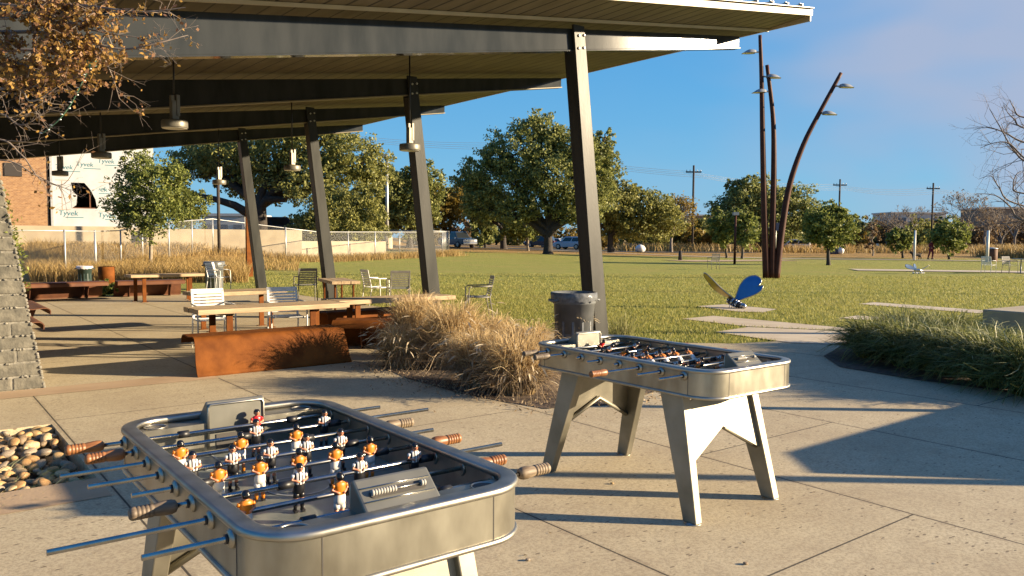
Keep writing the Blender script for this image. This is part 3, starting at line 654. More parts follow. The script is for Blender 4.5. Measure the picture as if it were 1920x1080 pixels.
HD = [-1, -1, 1, 0, 1, -1, 1, 1]
foosball('nearest stainless foosball table with upright players and a rusty-brown wooden handle at its left', -.7373, 2.7328, .6561, FA,
    [(-.60, .635), (-.565, .785), (-.691, .58), (-.64, .60), (-.553, .59), (-.57, .688), (-.817, .55), (-.641, .605)], HD, {5: wood_d, 7: wood_g, 2: wood_g})
FB = [('red', [.07], 40), ('striped', [-.02, .235], 50), ('orange', [-.27, -.06, .15], 65), ('striped', [-.31, -.18, -.05, .08, .21], 55), ('orange', [-.26, -.13, .0, .13, .26], -50), ('striped', [-.12, .09, .30], 70), ('orange', [-.12, .17], 60), ('orange', [-.02], 20)]
foosball('farther stainless foosball table before the grasses, its end and legs glaring in the sun', .9446, 5.2088, .659, FB,
    [(-.61, .60), (-.655, .60), (-.472, .60), (-.537, .60), (-.474, .60), (-.80, .50), (-.627, .50), (-.635, .53)], HD, {0: wood_d, 1: wood_d, 6: wood_g, 7: wood_g})
# ------------------------------------------------------------------ bins
def bin_grey(label, p, d, h, bag, body=grey_pl):
    root = thing('rubbish_bin', label, 'bin', p, .4); r = d / 2; rnd = random.Random(5)
    mb = MB().lathe([(r * .78, 0), (r * .80, .02), (r * .90, h * .80), (r * .97, h * .81), (r * 1.0, h * .84), (r * 1.0, h * .95), (r * 1.04, h * .96), (r * 1.04, h), (r * .97, h), (r * .86, h * .3)], n=36)
    for k in range(12):
        a = k * math.pi / 6; mb.box((r * .86 * math.cos(a), r * .86 * math.sin(a), h * .42), (.02, .03, h * .7), a)
    mb.build('body', body, root)
    for s in (-1, 1):
        MB().tube([(s * r * .98, -.10, h * .88), (s * (r + .05), -.09, h * .87), (s * (r + .055), 0, h * .865), (s * (r + .05), .09, h * .87), (s * r * .98, .10, h * .88)], .016, 8).build('handle', body, root)
    n = 48; rows = []
    for q, (rr, z) in enumerate(((r * .93, h * .93), (r * 1.0, h * 1.015), (r * 1.06, h * 1.005), (r * 1.075, h * .93), (r * 1.05, h * .86))):
        rows.append([((rr + (q > 1) * rnd.uniform(-.006, .012)) * math.cos(2 * math.pi * j / n), (rr + (q > 1) * rnd.uniform(-.006, .012)) * math.sin(2 * math.pi * j / n), z + (q > 2) * rnd.uniform(-.03, .025)) for j in range(n)])
    mb = MB().add([p_ for r_ in rows for p_ in r_], [(i * n + j, i * n + (j + 1) % n, (i + 1) * n + (j + 1) % n, (i + 1) * n + j) for i in range(4) for j in range(n)], 0, True)
    mb.build('bin_liner', bag, root)
    return root
bin_grey('big grey plastic bin with clear liner at the foot of the nearest column', Vector(((1077 - 960) / FPX * 11.75, 11.75, 0)), .64, .83, bag_m)
bin_grey('grey bagged plastic bin by the far lawn corner, white armchair before it', Vector(((401 - 960) / FPX * 24.6, 24.6, 0)), .58, .85, bag_m)
bin_grey('dark green bin with a pale pink liner beside the rusty cylinder', spot(158, 27.0), .47, .60, bag_w, green_pl)
bin_grey('small grey bin on the lawn beside the tall curved light poles', spot(1451, 46), .5, .62, bag_m)
rb = thing('rusty_bin', 'rusty steel cylinder bin raised on a thin post', 'bin', spot(199, 23.4), 0)
MB().lathe([(.21, .24), (.22, .25), (.225, .72), (.21, .73), (.20, .5)], n=28).build('drum', corten, rb)
MB().tube([(0, 0, 0), (0, 0, .25)], .035, 8).build('post', corten_dk, rb)
rb2 = thing('rusty_bin', 'dark rusty bin standing behind the white chair by the right white post', 'bin', spot(1858, 64), 0)
MB().lathe([(.40, .0), (.42, .05), (.42, .95), (.36, 1.0), (.3, .6)], n=20).build('drum', corten_dk, rb2)
MB().lathe([(.43, 1.0), (.44, 1.05), (.05, 1.12)], n=20).build('lid', galv, rb2)
# ------------------------------------------------------------------ winged sculptures
blue_w = mat('wing_blue', (.018, .15, .50), (.03, .19, .58), scale=2.2, rough=.55, spec=.2)
wing_edge = mat('wing_edge', (.34, .32, .26), rough=.3, metal=.8)
sil = mat('polished_silver', (.45, .45, .46), rough=.22, metal=1)
dk_seg = mat('dark_segment', (.03, .03, .04), rough=.35)
def wing(root, outline, p0, U, V, N_, bend, th, m_face, m_edge):
    """a cupped sheet: outline (u, v) in metres from the root p0"""
    cx = sum(o[0] for o in outline) / len(outline); cy = sum(o[1] for o in outline) / len(outline)
    def P(u, v, h):
        b = bend * ((u - cx) ** 2 + (v - cy) ** 2) ; return Vector(p0) + U * u + V * v + N_ * (h + b)
    rings = [1, .96, .7, .4, .0]; n = len(outline); mb = MB(); idx = []
    for sgn in (1, -1):
        vs = [P(cx + (u - cx) * k, cy + (v - cy) * k, sgn * th / 2) for k in rings[:-1] for u, v in outline] + [P(cx, cy, sgn * th / 2)]
        fs = [(i * n + j, i * n + (j + 1) % n, (i + 1) * n + (j + 1) % n, (i + 1) * n + j) for i in range(3) for j in range(n)] + [(3 * n + j, 3 * n + (j + 1) % n, 4 * n) for j in range(n)]
        mb.add(vs, fs, 0, True)
    o = len(mb.v) - (4 * n + 1)
    for j in range(n): mb.f.append([j, (j + 1) % n, o + (j + 1) % n, o + j]); mb.m.append(1); mb.sm.append(False)
    w = mb.build('wing', [m_face, m_edge], root)
    MB().tube([P(u, v, 0) for u, v in outline + outline[:1]], th * .62, 6, cap=False).build('wing_rim', m_edge, w)
OUT = [(395, 295), (412, 250), (430, 210), (450, 182), (470, 165), (490, 156), (512, 153), (530, 163), (539, 177), (536, 193), (521, 211), (534, 212), (545, 208), (543, 220), (532, 238), (510, 255), (480, 270), (450, 281), (420, 293), (402, 302)]
S = 18.3 / FPX / 2.824
wout = [((u - 397) * S, (298 - v) * S) for u, v in OUT]
sc_ = thing('winged_sculpture', 'insect sculpture with one broad blue wing and one gold edged wing on a concrete pad', 'sculpture', gnd(1377, 578), 0)
U = Vector((.93, -.36, 0)); V = Vector((.0, .34, .94)).normalized(); NN = U.cross(V)
wing(sc_, wout, (.02, .05, .18), U * 1.05, V * 1.02, NN, -.28, .028, blue_w, wing_edge)
gold = mat('wing_gold', (.50, .40, .16), (.36, .28, .10), scale=4, rough=.3, metal=.7)
U2 = Vector((-.50, .86, .0)).normalized(); V2 = Vector((-.66, -.10, .75)).normalized()
wing(sc_, [(u * .55, v * 1.35) for u, v in wout], (-.02, .04, .16), U2, V2, U2.cross(V2), .30, .03, gold, wing_edge)
mb = MB(); ax = Vector((.30, -.42, -.10)); q = []
for k in range(7):
    t = k / 6; c = Vector((-.10, .14, .17)).lerp(Vector((.13, -.16, .075)), t); r = .055 + .045 * math.sin(math.pi * (t * .8 + .12))
    d = Vector((.23, -.30, -.095)).normalized()
    mb.tube([c - d * .030, c - d * .018, c + d * .016, c + d * .03], [r * .8, r, r, r * .8], 14, k % 2)
mb.build('body', [sil, dk_seg], sc_)
MB().lathe([(.01, -.065), (.045, -.045), (.065, 0), (.045, .045), (.01, .065)], (.165, -.205, .07), n=16).build('head', sil, sc_)
mb = MB()
for s in (-1, 1):
    for k in range(3): mb.tube([(-.02 + .04 * k, .03 - .06 * k, .12), (-.02 + .04 * k + s * .10, .03 - .06 * k + s * .08, .10), (-.02 + .04 * k + s * .13, .03 - .06 * k + s * .11, .006)], .008, 6)
mb.build('leg', sil, sc_)
s2 = thing('winged_sculpture', 'distant insect sculpture with blue wings and white ball feet on the lawn', 'sculpture', spot(1722, 39), 0)
wb = mat('wing_blue_pale', (.012, .055, .15), (.02, .075, .18), scale=2, rough=.65, spec=.15)
wing(s2, [(-u * 1.0, v * .8) for u, v in wout], (-.05, 0, .18), Vector((.92, .38, 0)), Vector((-.3, .2, .55)), Vector((0, -1, .3)), .25, .022, wb, wb)
wing(s2, [(u * .7 - .1, v * .8) for u, v in wout], (-.1, .1, .18), Vector((.7, .7, 0)), Vector((-.2, .2, .6)), Vector((0, -1, .3)), .25, .022, wb, wb)
wing(s2, [(u * .25, v * 1.0) for u, v in wout], (.12, .05, .16), Vector((.3, .9, 0)), Vector((.75, .1, .42)), Vector((0, -1, .3)), .2, .025, gold, wing_edge)
mb = MB(); mb.tube([(-.2, 0, .16), (0, 0, .19), (.2, .0, .14)], [.05, .075, .05], 10); mb.build('body', sil, s2)
for k in range(5): MB().lathe([(.005, -.05), (.04, -.03), (.05, 0), (.04, .03), (.005, .05)], (-.26 + k * .12, -.04 - .05 * (k % 2), .05), n=10).build('foot', white_p, s2)
# ------------------------------------------------------------------ tall light poles
lamp_grey = mat('luminaire_grey', (.26, .27, .28), rough=.4); lamp_lens = mat('luminaire_lens', (.66, .66, .64), rough=.3)
def light_pole(label, pts, r0, r1, heads):
    p0 = Vector(pts[0]); root = thing('light_pole', label, 'light pole', p0, 0, 'tall rusty plaza light poles')
    # smooth curve through the points
    P = [Vector(p) - p0 for p in pts]; Q = []
    for i in range(len(P) - 1):
        a, b, c, d = P[max(i - 1, 0)], P[i], P[i + 1], P[min(i + 2, len(P) - 1)]
        for k in range(5):
            t = k / 5; Q.append(.5 * ((2 * b) + (c - a) * t + (2 * a - 5 * b + 4 * c - d) * t * t + (3 * b - a - 3 * c + d) * t ** 3))
    Q.append(P[-1]); n = len(Q)
    MB().tube(Q, [r0 + (r1 - r0) * i / (n - 1) for i in range(n)], 12).build('pole', rust_pole, root)
    for (x, z), s in heads:
        b = min(Q, key=lambda q: abs(q.z - z)); mb = MB()
        mb.tube([(b.x, b.y, z), (b.x + s * .28, b.y - .03, z - .02)], .035, 6)
        o = Vector((b.x + s * .22, b.y - .03, z - .02)); top = []
        for k in range(7):
            t = k / 6; top.append((t * .56, .06 + .09 * math.sin(math.pi * min(1, t * .9 + .1)) - .12 * t * t, .10 + .11 * math.sin(math.pi * (t * .8 + .15))))
        vs = []; 
        for u, h, w in top:
            for (yy_, zz_) in ((-w, -.035), (-w * .7, h * .7), (0, h), (w * .7, h * .7), (w, -.035)): vs.append(o + Vector((s * u, yy_, zz_ - .03 * u)))
        mb.add(vs, [(i * 5 + j, i * 5 + j + 1, (i + 1) * 5 + j + 1, (i + 1) * 5 + j) for i in range(6) for j in range(4)] + [(0, 1, 2, 3, 4), (30, 31, 32, 33, 34)], 0, True)
        hd = mb.build('luminaire', lamp_grey, root)
        MB().add([o + Vector((s * .06, -.12, -.036)), o + Vector((s * .54, -.15, -.055)), o + Vector((s * .54, .15, -.055)), o + Vector((s * .06, .12, -.036))], [(0, 1, 2, 3)]).build('lens', lamp_lens, hd)
D = 33.8
A_ = lambda *l: [at(x, y, D + k * .0) for k, (x, y) in enumerate(l)]
base = lambda px: at(px, 448 + EYE * FPX / D, D)
def hz(px, py): p = at(px, py, D); return (p.x, p.z)
light_pole('tallest straight rusty light pole, lowest lamps left and right', A_((1437, 522), (1433, 400), (1430, 260), (1428, 150), (1425, 66)), .155, .07, [(hz(1420, 97), -1), (hz(1440, 143), 1)])
light_pole('slightly bent rusty light pole with one lamp at its left', A_((1447, 522), (1449, 420), (1451, 300), (1449, 215), (1438, 122)), .155, .075, [(hz(1440, 171), -1)])
light_pole('strongly curved rusty light pole leaning to the right', A_((1455, 523), (1466, 430), (1481, 345), (1507, 270), (1540, 205), (1577, 137)), .155, .075, [(hz(1570, 160), 1), (hz(1543, 211), 1)])
# ------------------------------------------------------------------ posts, utility poles, lamps
def post(name, label, cat, px, d, ytop, r, m, group=None, cap=None, square=False):
    p = spot(px, d); h = at(px, ytop, d).z - p.z
    root = thing(name, label, cat, p, 0, group)
    (MB().box((0, 0, h / 2), (r * 2, r * 2, h)) if square else MB().tube([(0, 0, 0), (0, 0, h)], [r, r * .8], 8)).build('shaft', m, root)
    if cap: cap(root, h)
    return root
def cap_bulb(root, h):
    MB().lathe([(.05, h - .1), (.16, h), (.16, h + .22), (.05, h + .3)], n=12).build('lamp_head', lamp_lens, root)
post('park_light', 'short dark park light post on the lawn left of the tall curved poles', 'light post', 1377, 52, 403, .085, rust_pole, cap=lambda r, h: MB().box((0, 0, h + .08), (.34, .34, .2)).build('lamp_head', lamp_grey, r))
wp = mat('white_post', (.60, .58, .54), rough=.5)
post('white_post', 'slim white post behind the dark dog', 'post', 1713.5, 66, 432, .10, wp, 'white light posts on the lawn edge')
post('white_post', 'slim white post behind the white chair at the right edge', 'post', 1850, 62, 432, .12, wp, 'white light posts on the lawn edge')
post('bollard', 'short dark bollard on the lawn right of the big oak', 'bollard', 1275, 60, 470, .16, bark_dk)
gp_ = post('flood_light_pole', 'pale metal pole with pale base beyond the fence', 'pole', 726, 78, 290, .16, galv, cap=lambda r, h: MB().box((-.35, 0, h - .1), (.7, .3, .3)).build('lamp_head', galv, r))
MB().lathe([(.5, 0), (.52, .05), (.5, 1.1), (.42, 1.2)], n=16).build('concrete_base', path_m, gp_)
MB().tube([(0, 0, 0), (0, 0, 2.62)], .035, 6)
rp = thing('rusty_post', 'square rusty post with a thin pale pole behind the farthest column', 'post', gnd(468, 519), TH)
MB().box((0, 0, 2.0), (.24, .16, 4.0)).build('post', corten, rp); MB().box((.35, -.2, .9), (.06, .06, 1.8)).build('side_bar', corten_dk, rp); MB().tube([(-.05, .1, 4.0), (-.05, .1, 5.2)], .07, 8).build('upper_pole', galv, rp)
tag(MB().tube([(0, 0, 0), (0, 0, 4.4)], .09, 8).build('dark_post', bark_dk, loc=spot(411, 44)), 'thin dark post beyond the fence under the low oak limb', 'post')
ups = []
for lb, px, d, yt in (('wooden utility pole with a cross arm right of the bare tree', 1297, 110, 310), ('wooden utility pole rising behind the round crowned small oak', 1570, 125, 336), ('wooden utility pole above the bare trees at the far right', 1744, 130, 343)):
    def cap(r, h, d=d):
        MB().box((0, 0, h - .9), (2.1, .14, .18)).build('cross_arm', bark_dk, r)
        for s in (-.95, -.5, .5, .95): MB().lathe([(.03, h - .8), (.06, h - .72), (.05, h - .6)], (s, 0, 0), n=8).build('insulator', galv, r)
    p = post('utility_pole', lb, 'utility pole', px, d, yt, .17, bark_dk, 'utility poles', cap); ups.append(p.location + Vector((0, 0, at(px, yt, d).z - p.location.z - .8)))
wire_m = mat('pale_wire', (.26, .28, .30), rough=.5)
nodes_ = [at(560, 238, 105), at(925, 268, 108), ups[0], ups[1], ups[2], at(2050, 372, 140)]
for k, (off, lb) in enumerate(((-.95, 'uppermost overhead wire strung between the utility poles'), (-.5, 'second overhead wire strung between the utility poles'), (.5, 'third overhead wire strung between the utility poles'), (.95, 'fourth overhead wire strung between the utility poles'))):
    pts = []
    for a, b in zip(nodes_[:-1], nodes_[1:]):
        for t in range(8):
            u = t / 8; p = a.lerp(b, u); pts.append((p.x + off, p.y, p.z - 2.2 * u * (1 - u) - k * .28))
    tag(MB().tube(pts, .017, 4).build('overhead_wire', wire_m), lb, 'wire', 'overhead wires')
# ------------------------------------------------------------------ chain-link fence
chain = bpy.data.materials.new('chain_link'); chain.use_nodes = True
g = G(chain); b = g.N['Principled BSDF']; b.inputs['Base Color'].default_value = (.26, .26, .25, 1); b.inputs['Metallic'].default_value = .3; b.inputs['Roughness'].default_value = .5
s = g.sep(g.coord('UV'))
def lat(sign):
    v = g.m('ADD', s[0], g.m('MULTIPLY', s[1], sign)); return g.m('LESS_THAN', g.m('FRACT', g.m('MULTIPLY', v, 1 / .085)), .075)
mk = g.m('MAXIMUM', lat(1), lat(-1)); tr = g.N.new('ShaderNodeBsdfTransparent'); ms = g.N.new('ShaderNodeMixShader')
g.L.new(mk, ms.inputs[0]); g.L.new(tr.outputs[0], ms.inputs[1]); g.L.new(b.outputs[0], ms.inputs[2]); g.L.new(ms.outputs[0], g.N['Material Output'].inputs[0])
def fence(label, pts, h=1.8, step=3.0):
    root = thing('chain_link_fence', label, 'fence', (pts[0][0], pts[0][1], 0), 0); o = Vector((pts[0][0], pts[0][1], 0))
    P = []
    for a, b_ in zip(pts[:-1], pts[1:]):
        a, b_ = Vector(a), Vector(b_); n = max(1, round((b_ - a).length / step))
        P += [a.lerp(b_, i / n) for i in range(n)]
    P.append(Vector(pts[-1])); P3 = [Vector((p.x, p.y, gz(p.x, p.y))) - o for p in P]
    for i, p in enumerate(P3): MB().tube([p, p + Vector((0, 0, h + .05))], .042 if i % 3 == 0 else .03, 6).build('fence_post', galv, root)
    MB().tube([p + Vector((0, 0, h)) for p in P3], .025, 6).build('top_rail', galv, root)
    mb = MB(); uv = []; u = 0
    for a, b_ in zip(P3[:-1], P3[1:]):
        l = (b_ - a).length; mb.add([a + Vector((0, 0, .05)), b_ + Vector((0, 0, .05)), b_ + Vector((0, 0, h)), a + Vector((0, 0, h))], [(0, 1, 2, 3)])
        uv += [(u, 0), (u + l, 0), (u + l, h), (u, h)]; u += l
    me = mb.build('wire_mesh', chain, root).data; ul = me.uv_layers.new(name='UVMap')
    for i, c in enumerate(uv): ul.data[i].uv = c
    return root
fence('long chain-link fence from the left edge behind the tall golden grass to the road corner', [(-23, 27.5), (-16.3, 29.2), (-17.3, 37.5), (-16.8, 45), (-13, 46), (-5.3, 61), (-6.0, 76)])
fence('chain-link fence line behind the corner of the lawn, farther from the plaza', [(-17, 72), (-6.0, 76)])
# ------------------------------------------------------------------ retaining wall and the building under construction
wall_m = mat('beige_render', (.33, .27, .18), (.40, .335, .225), scale=1.5, rough=.85, bump=.15, bscale=30)
def wall(name, label, a, b_, y0, y1, d=.3):
    a, b_ = Vector(a), Vector(b_); v = b_ - a
    o = MB().box((v.length / 2, 0, 0), (v.length, d, y1 - y0)).build(name, wall_m, loc=(a.x, a.y, (y0 + y1) / 2), rz=math.atan2(v.y, v.x), bevel=.02)
    return tag(o, label, 'wall')
wall('retaining_wall', 'beige retaining wall below the building, left stretch', (-34, 38.5), (-20.6, 46.5), .3, 2.15)
wall('retaining_wall', 'beige retaining wall running right of the young oak to the big live oak', (-20.9, 45.75), (-13.2, 50.2), .3, 2.05)
wall('low_wall', 'low beige wall stepping down beside the dark van', (-15.6, 52), (-9.3, 58.5), .2, 1.35)
brick = mat('brick', (.35, .17, .09), rough=.9)
g = G(brick); co = g.coord(); br = g.N.new('ShaderNodeTexBrick'); s = g.sep(co)
cv = g.N.new('ShaderNodeCombineXYZ'); g.L.new(s[0], cv.inputs[0]); g.L.new(s[2], cv.inputs[1]); g.L.new(cv.outputs[0], br.inputs['Vector'])
br.inputs['Scale'].default_value = 3.3; br.inputs['Color1'].default_value = (.19, .085, .035, 1); br.inputs['Color2'].default_value = (.34, .19, .08, 1); br.inputs['Mortar'].default_value = (.34, .26, .17, 1); br.inputs['Mortar Size'].default_value = .02; br.inputs['Bias'].default_value = -.1
g.color(g.mix(.35, br.outputs[0], g.ramp(g.noise(g.scale(co, (1, 1, 4)), 3, 5), [(.35, (.17, .085, .038)), (.65, (.36, .225, .115))])))
wrap = mat('house_wrap', (.36, .37, .37), (.44, .45, .45), scale=1.2, rough=.55, bump=.5, bscale=1.6)
dark_in = mat('dark_interior', (.035, .03, .027), rough=.9); teal = mat('teal_print', (.03, .15, .18), rough=.6)
BD = 47.0; ox = (98 - 960) / FPX * BD; BA = R(33)
bl = thing('building', 'brick building under construction, its right part wrapped in white printed sheeting', 'building', (ox, BD, 1.9), BA)
def bp(px, py):                              # point of the facade: distance along it, height on it
    u = (px - 960) / FPX; t = (u * BD - ox) / (math.cos(BA) - u * math.sin(BA)); return t, at(px, py, BD + t * math.sin(BA)).z - 1.9
BH = 6.6
MB().box((-6.2, 3.5, BH / 2), (12.2, 7, BH)).build('brick_wall', brick, bl)
wx = [bp(137, 0)[0], bp(188, 0)[0]]; wz = [bp(160, 391)[1], bp(160, 343)[1]]; XE = 5.6
mb = MB(); fy = -.02
for (x0, x1, z0, z1) in ((.12, wx[0], 0, BH), (wx[1], XE, 0, BH), (wx[0], wx[1], 0, wz[0]), (wx[0], wx[1], wz[1], BH)): mb.box(((x0 + x1) / 2, fy + .1, (z0 + z1) / 2), (x1 - x0, .2, z1 - z0))
# torn corner flaps round the opening
mb.prism([(wx[1], wz[1]), (wx[1], wz[0]), (wx[1] - .10, wz[0]), (wx[1] - .18, wz[0] + .55), (wx[1] - .42, wz[0] + 1.1), (wx[1] - .75, wz[1])][::-1], fy - .012, fy + .02, axis='y')
mb.prism([(wx[0], wz[0]), (wx[0], wz[1]), (wx[0] + .06, wz[1] - .5), (wx[0] + .30, wz[0] + .75), (wx[0] + .24, wz[0] + .2)], fy - .012, fy + .02, axis='y')
wr = mb.build('wrapped_wall', wrap, bl)
mb = MB().box((XE / 2, 5, BH / 2), (XE, .2, BH)); mb.box((XE - .1, 2.6, BH / 2), (.2, 5, BH)); mb.box((XE / 2, 2.5, BH + .1), (XE + .3, 5.4, .2)); mb.box((XE / 2, 2.6, .05), (XE - .3, 4.6, .1)); mb.build('rear_wall', dark_in, bl)
wn = MB()
for x in (wx[0] + (wx[1] - wx[0]) * .68,): wn.box((x, .12, (wz[0] + wz[1]) / 2), (.07, .1, wz[1] - wz[0]))
wn.box(((wx[0] + wx[1]) / 2, .12, wz[0] + .03), (wx[1] - wx[0], .18, .06)); wn.build('window_frame', corten_dk, bl)
MB().box((.05, -.05, BH / 2), (.12, .14, BH)).build('corner_trim', galv, bl)
sm = MB(); 
for z in (wz[1] + .12, wz[0] - .08): sm.box(((.2 + wx[0]) / 2, fy - .002, z), (wx[0] - .3, .012, .035)); sm.box(((wx[1] + XE) / 2, fy - .002, z - .05), (XE - wx[1], .012, .035))
sm.box((wx[0] * .55, fy - .002, wz[0] + .75), (.035, .012, 1.7)); sm.build('lath_strip', mat('lath', (.34, .26, .19), rough=.8), wr)
wd = MB().box((bp(30, 0)[0], -.02, bp(30, 318)[1]), (.85, .1, .75)); wd.build('window', dark_in, bl)
tx = bpy.data.curves.new('lettering', 'FONT'); tx.body = 'Tyvek'; tx.size = .52; tx.extrude = .004; tx.shear = .12
to = bpy.data.objects.new('tmp_text', tx); COL.objects.link(to); bpy.context.view_layer.update()
tme = bpy.data.meshes.new_from_object(to.evaluated_get(bpy.context.evaluated_depsgraph_get())); bpy.data.objects.remove(to); tme.materials.clear(); tme.materials.append(teal)
for k, (px, py, sc) in enumerate(((117, 315, .72), (156, 310, .72), (196, 304, .72), (178, 357, .8), (121, 402, .8), (194, 406, .8))):
    o = bpy.data.objects.new('lettering', tme); COL.objects.link(o); o.parent = wr
    x_, z_ = bp(px, py); o.location = (x_ - .25, fy - .008, z_ - .05); o.rotation_euler = (math.pi / 2, 0, 0); o.scale = (sc, sc, sc)
    q = MB().box((x_ + .6, fy - .006, z_ - .17), (.9, .008, .04)).build('small_print', teal, wr)
# far buildings
fb1 = mat('far_wall_white', (.50, .47, .42), rough=.8); fb2 = mat('far_wall_brown', (.20, .15, .11), rough=.8); glassd = mat('far_glass', (.06, .09, .13), rough=.2)
def far_building(label, px0, px1, y0, y1, d, m, rows):
    x0, x1 = (px0 - 960) / FPX * d, (px1 - 960) / FPX * d; zt_ = at(px0, y0, d).z; zb_ = min(gz(x0, d), gz(x1, d)) - .5
    r = thing('building', label, 'building', ((x0 + x1) / 2, d, zb_), 0); w, h = x1 - x0, zt_ - zb_
    wl = MB().box((0, 6, h / 2), (w, 12, h)).build('wall', m, r); MB().box((0, 6, h + .2), (w + .6, 12.6, .4)).build('roof', fb1, r)
    for k in range(rows):
        n = max(3, int(w / 4))
        for i in range(n): MB().box((-w / 2 + (i + .5) * w / n, -.02, h - 2.0 - k * 3.4), (w / n * .62, .1, 1.5)).build('window', glassd, r)
far_building('long white flat building far behind the bare trees', 1668, 1770, 400, 440, 230, fb1, 2)
far_building('brown flat building at the far right behind the bare trees', 1850, 2010, 391, 440, 190, fb2, 2)
far_building('low brown building between the trees right of the bare yellow tree', 1290, 1345, 405, 440, 210, fb2, 1)
far_building('low pale building beyond the fence under the live oak', 380, 460, 405, 440, 120, fb1, 1)
sw = MB().box((0, 0, .19), (3.0, .75, .44)).build('seat_wall', wall_m, loc=gnd(1868, 626) + Vector((1.55, 1.15, -.03)), rz=.6, bevel=.02); tag(sw, 'tan stone seat wall at the right edge behind the green grasses', 'seat wall')
# off to the right, outside the picture: a block planter and two posts whose shadows cross the plaza
pl_ = tag(MB().prism([(5.09, 5.35), (6.6, 5.2), (9.2, 7.0), (8.2, 8.3), (5.10, 5.88)], 0, .76).build('planter', corten), 'rusty steel planter box standing right of the farther foosball table', 'planter')
for lb, x, y, h in (('square steel post right of the plaza, beside the planter', 7.2, 5.12, 1.95), ('square steel post right of the plaza, behind the planter', 6.9, 7.43, 1.62), ('tall steel pole right of the lawn', 38, 23.4, 9)):
    p = tag(MB().box((0, 0, h / 2), (.13, .13, h)).build('steel_post', rust_pole, loc=(x, y, 0)), lb, 'post')
# ------------------------------------------------------------------ vehicles
rubber_t = mat('tyre', (.015, .015, .016), rough=.8); rim_m = mat('wheel_rim', (.35, .35, .36), rough=.3, metal=.8)
glass_c = mat('car_glass', (.02, .025, .03), rough=.08); lampw = mat('head_lamp', (.7, .7, .68), rough=.15); lampr = mat('tail_lamp', (.35, .01, .01), rough=.25); chr_b = mat('chrome_trim', (.6, .6, .6), rough=.2, metal=1)
def vehicle(name, label, cat, p, rz, col, kind):
    root = thing(name, label, cat, p, rz); pm = mat('car_paint', col, rough=.25, spec=.6)
    if kind == 'pickup':
        Lh, Wd, H = 2.75, 1.95, 1.85
        low = [(-2.75, .50), (-2.7, 1.05), (2.25, 1.08), (2.68, 1.0), (2.75, .55), (2.6, .38), (-2.6, .40)]; cab = (-.65, 1.45, -.45, .75)
    elif kind == 'van':
        Lh, Wd, H = 2.5, 1.95, 1.95
        low = [(-2.5, .45), (-2.48, 1.1), (1.7, 1.1), (2.4, .95), (2.5, .5), (2.3, .32), (-2.35, .34)]; cab = (-2.42, 1.65, -2.3, .95)
    elif kind == 'suv':
        Lh, Wd, H = 2.3, 1.85, 1.70
        low = [(-2.3, .45), (-2.28, 1.0), (1.3, 1.0), (2.15, .88), (2.3, .5), (2.15, .30), (-2.2, .32)]; cab = (-2.2, 1.25, -1.9, .45)
    else:
        Lh, Wd, H = 2.25, 1.78, 1.42
        low = [(-2.25, .42), (-2.2, .88), (1.0, .90), (2.1, .76), (2.25, .45), (2.1, .26), (-2.15, .28)]; cab = (-1.75, 1.0, -1.15, .25)
    zb_ = low[1][1]
    MB().prism(low, -Wd / 2, Wd / 2, axis='y').build('body', pm, root, bevel=.07)
    a, b_, c, d = cab; w0, w1 = Wd / 2 - .05, Wd / 2 - .22
    MB().hexa([(a, -w0, zb_ - .05), (b_, -w0, zb_ - .05), (b_, w0, zb_ - .05), (a, w0, zb_ - .05)], [(c, -w1, H), (d, -w1, H), (d, w1, H), (c, w1, H)]).build('cabin', pm, root, bevel=.06)
    def P(t, u, s): # side-window point: t along, u up
        x = (a + (b_ - a) * t) * (1 - u) + (c + (d - c) * t) * u; y = (w0 * (1 - u) + w1 * u) * s; return (x, y + s * .012, zb_ - .05 + (H - zb_ + .05) * u)
    for s in (-1, 1):
        for t0, t1 in ((.06, .48), (.52, .93)):
            MB().add([P(t0, .16, s), P(t1, .16, s), P(t1, .84, s), P(t0, .84, s)], [(0, 1, 2, 3)]).build('side_window', glass_c, root)
    for x0, x1, nm, sg in ((b_, d, 'windscreen', 1), (a, c, 'rear_window', -1)):
        q = lambda u, v: (x0 + (x1 - x0) * u + sg * .015, v * (w0 * (1 - u) + w1 * u - .1), zb_ - .05 + (H - zb_ + .05) * u + .01)
        MB().add([q(.14, -1), q(.14, 1), q(.88, 1), q(.88, -1)], [(0, 1, 2, 3)]).build(nm, glass_c, root)
    for x in (Lh * .62, -Lh * .60):
        for s in (-1, 1):
            M_ = Matrix.Rotation(math.pi / 2, 3, 'X'); r = .38 if kind in ('pickup', 'suv') else .33
            wl = MB().lathe([(r * .6, -.12), (r * .95, -.12), (r, -.07), (r, .07), (r * .95, .12), (r * .6, .12)], n=20, M=M_, c=(x, s * (Wd / 2 - .08), r)).build('wheel', rubber_t, root)
            MB().lathe([(r * .62, -.125), (r * .3, -.10), (r * .3, .10), (r * .62, .125)], n=12, M=M_, c=(x, s * (Wd / 2 - .075), r)).build('rim', rim_m, wl)
    for s in (-1, 1):
        MB().box((Lh - .03, s * (Wd / 2 - .25), zb_ - .22), (.10, .34, .20)).build('headlight', lampw, root); MB().box((-Lh + .03, s * (Wd / 2 - .15), zb_ - .15), (.10, .2, .32)).build('tail_light', lampr, root)
        MB().box((b_ - .25, s * (Wd / 2 + .08), zb_ + .08), (.12, .2, .16)).build('wing_mirror', pm, root)
    MB().box((Lh + .0, 0, zb_ - .24), (.08, Wd - .9, .24)).build('grille', chr_b if kind == 'pickup' else black_rub, root)
    MB().box((Lh + .03, 0, .52), (.16, Wd - .12, .22)).build('bumper', chr_b if kind == 'pickup' else pm, root, bevel=.03)
    if kind == 'pickup':
        mb = MB().box((-1.72, 0, 1.065), (1.9, Wd - .3, .06)); mb.build('cargo_bed', black_rub, root)
    return root
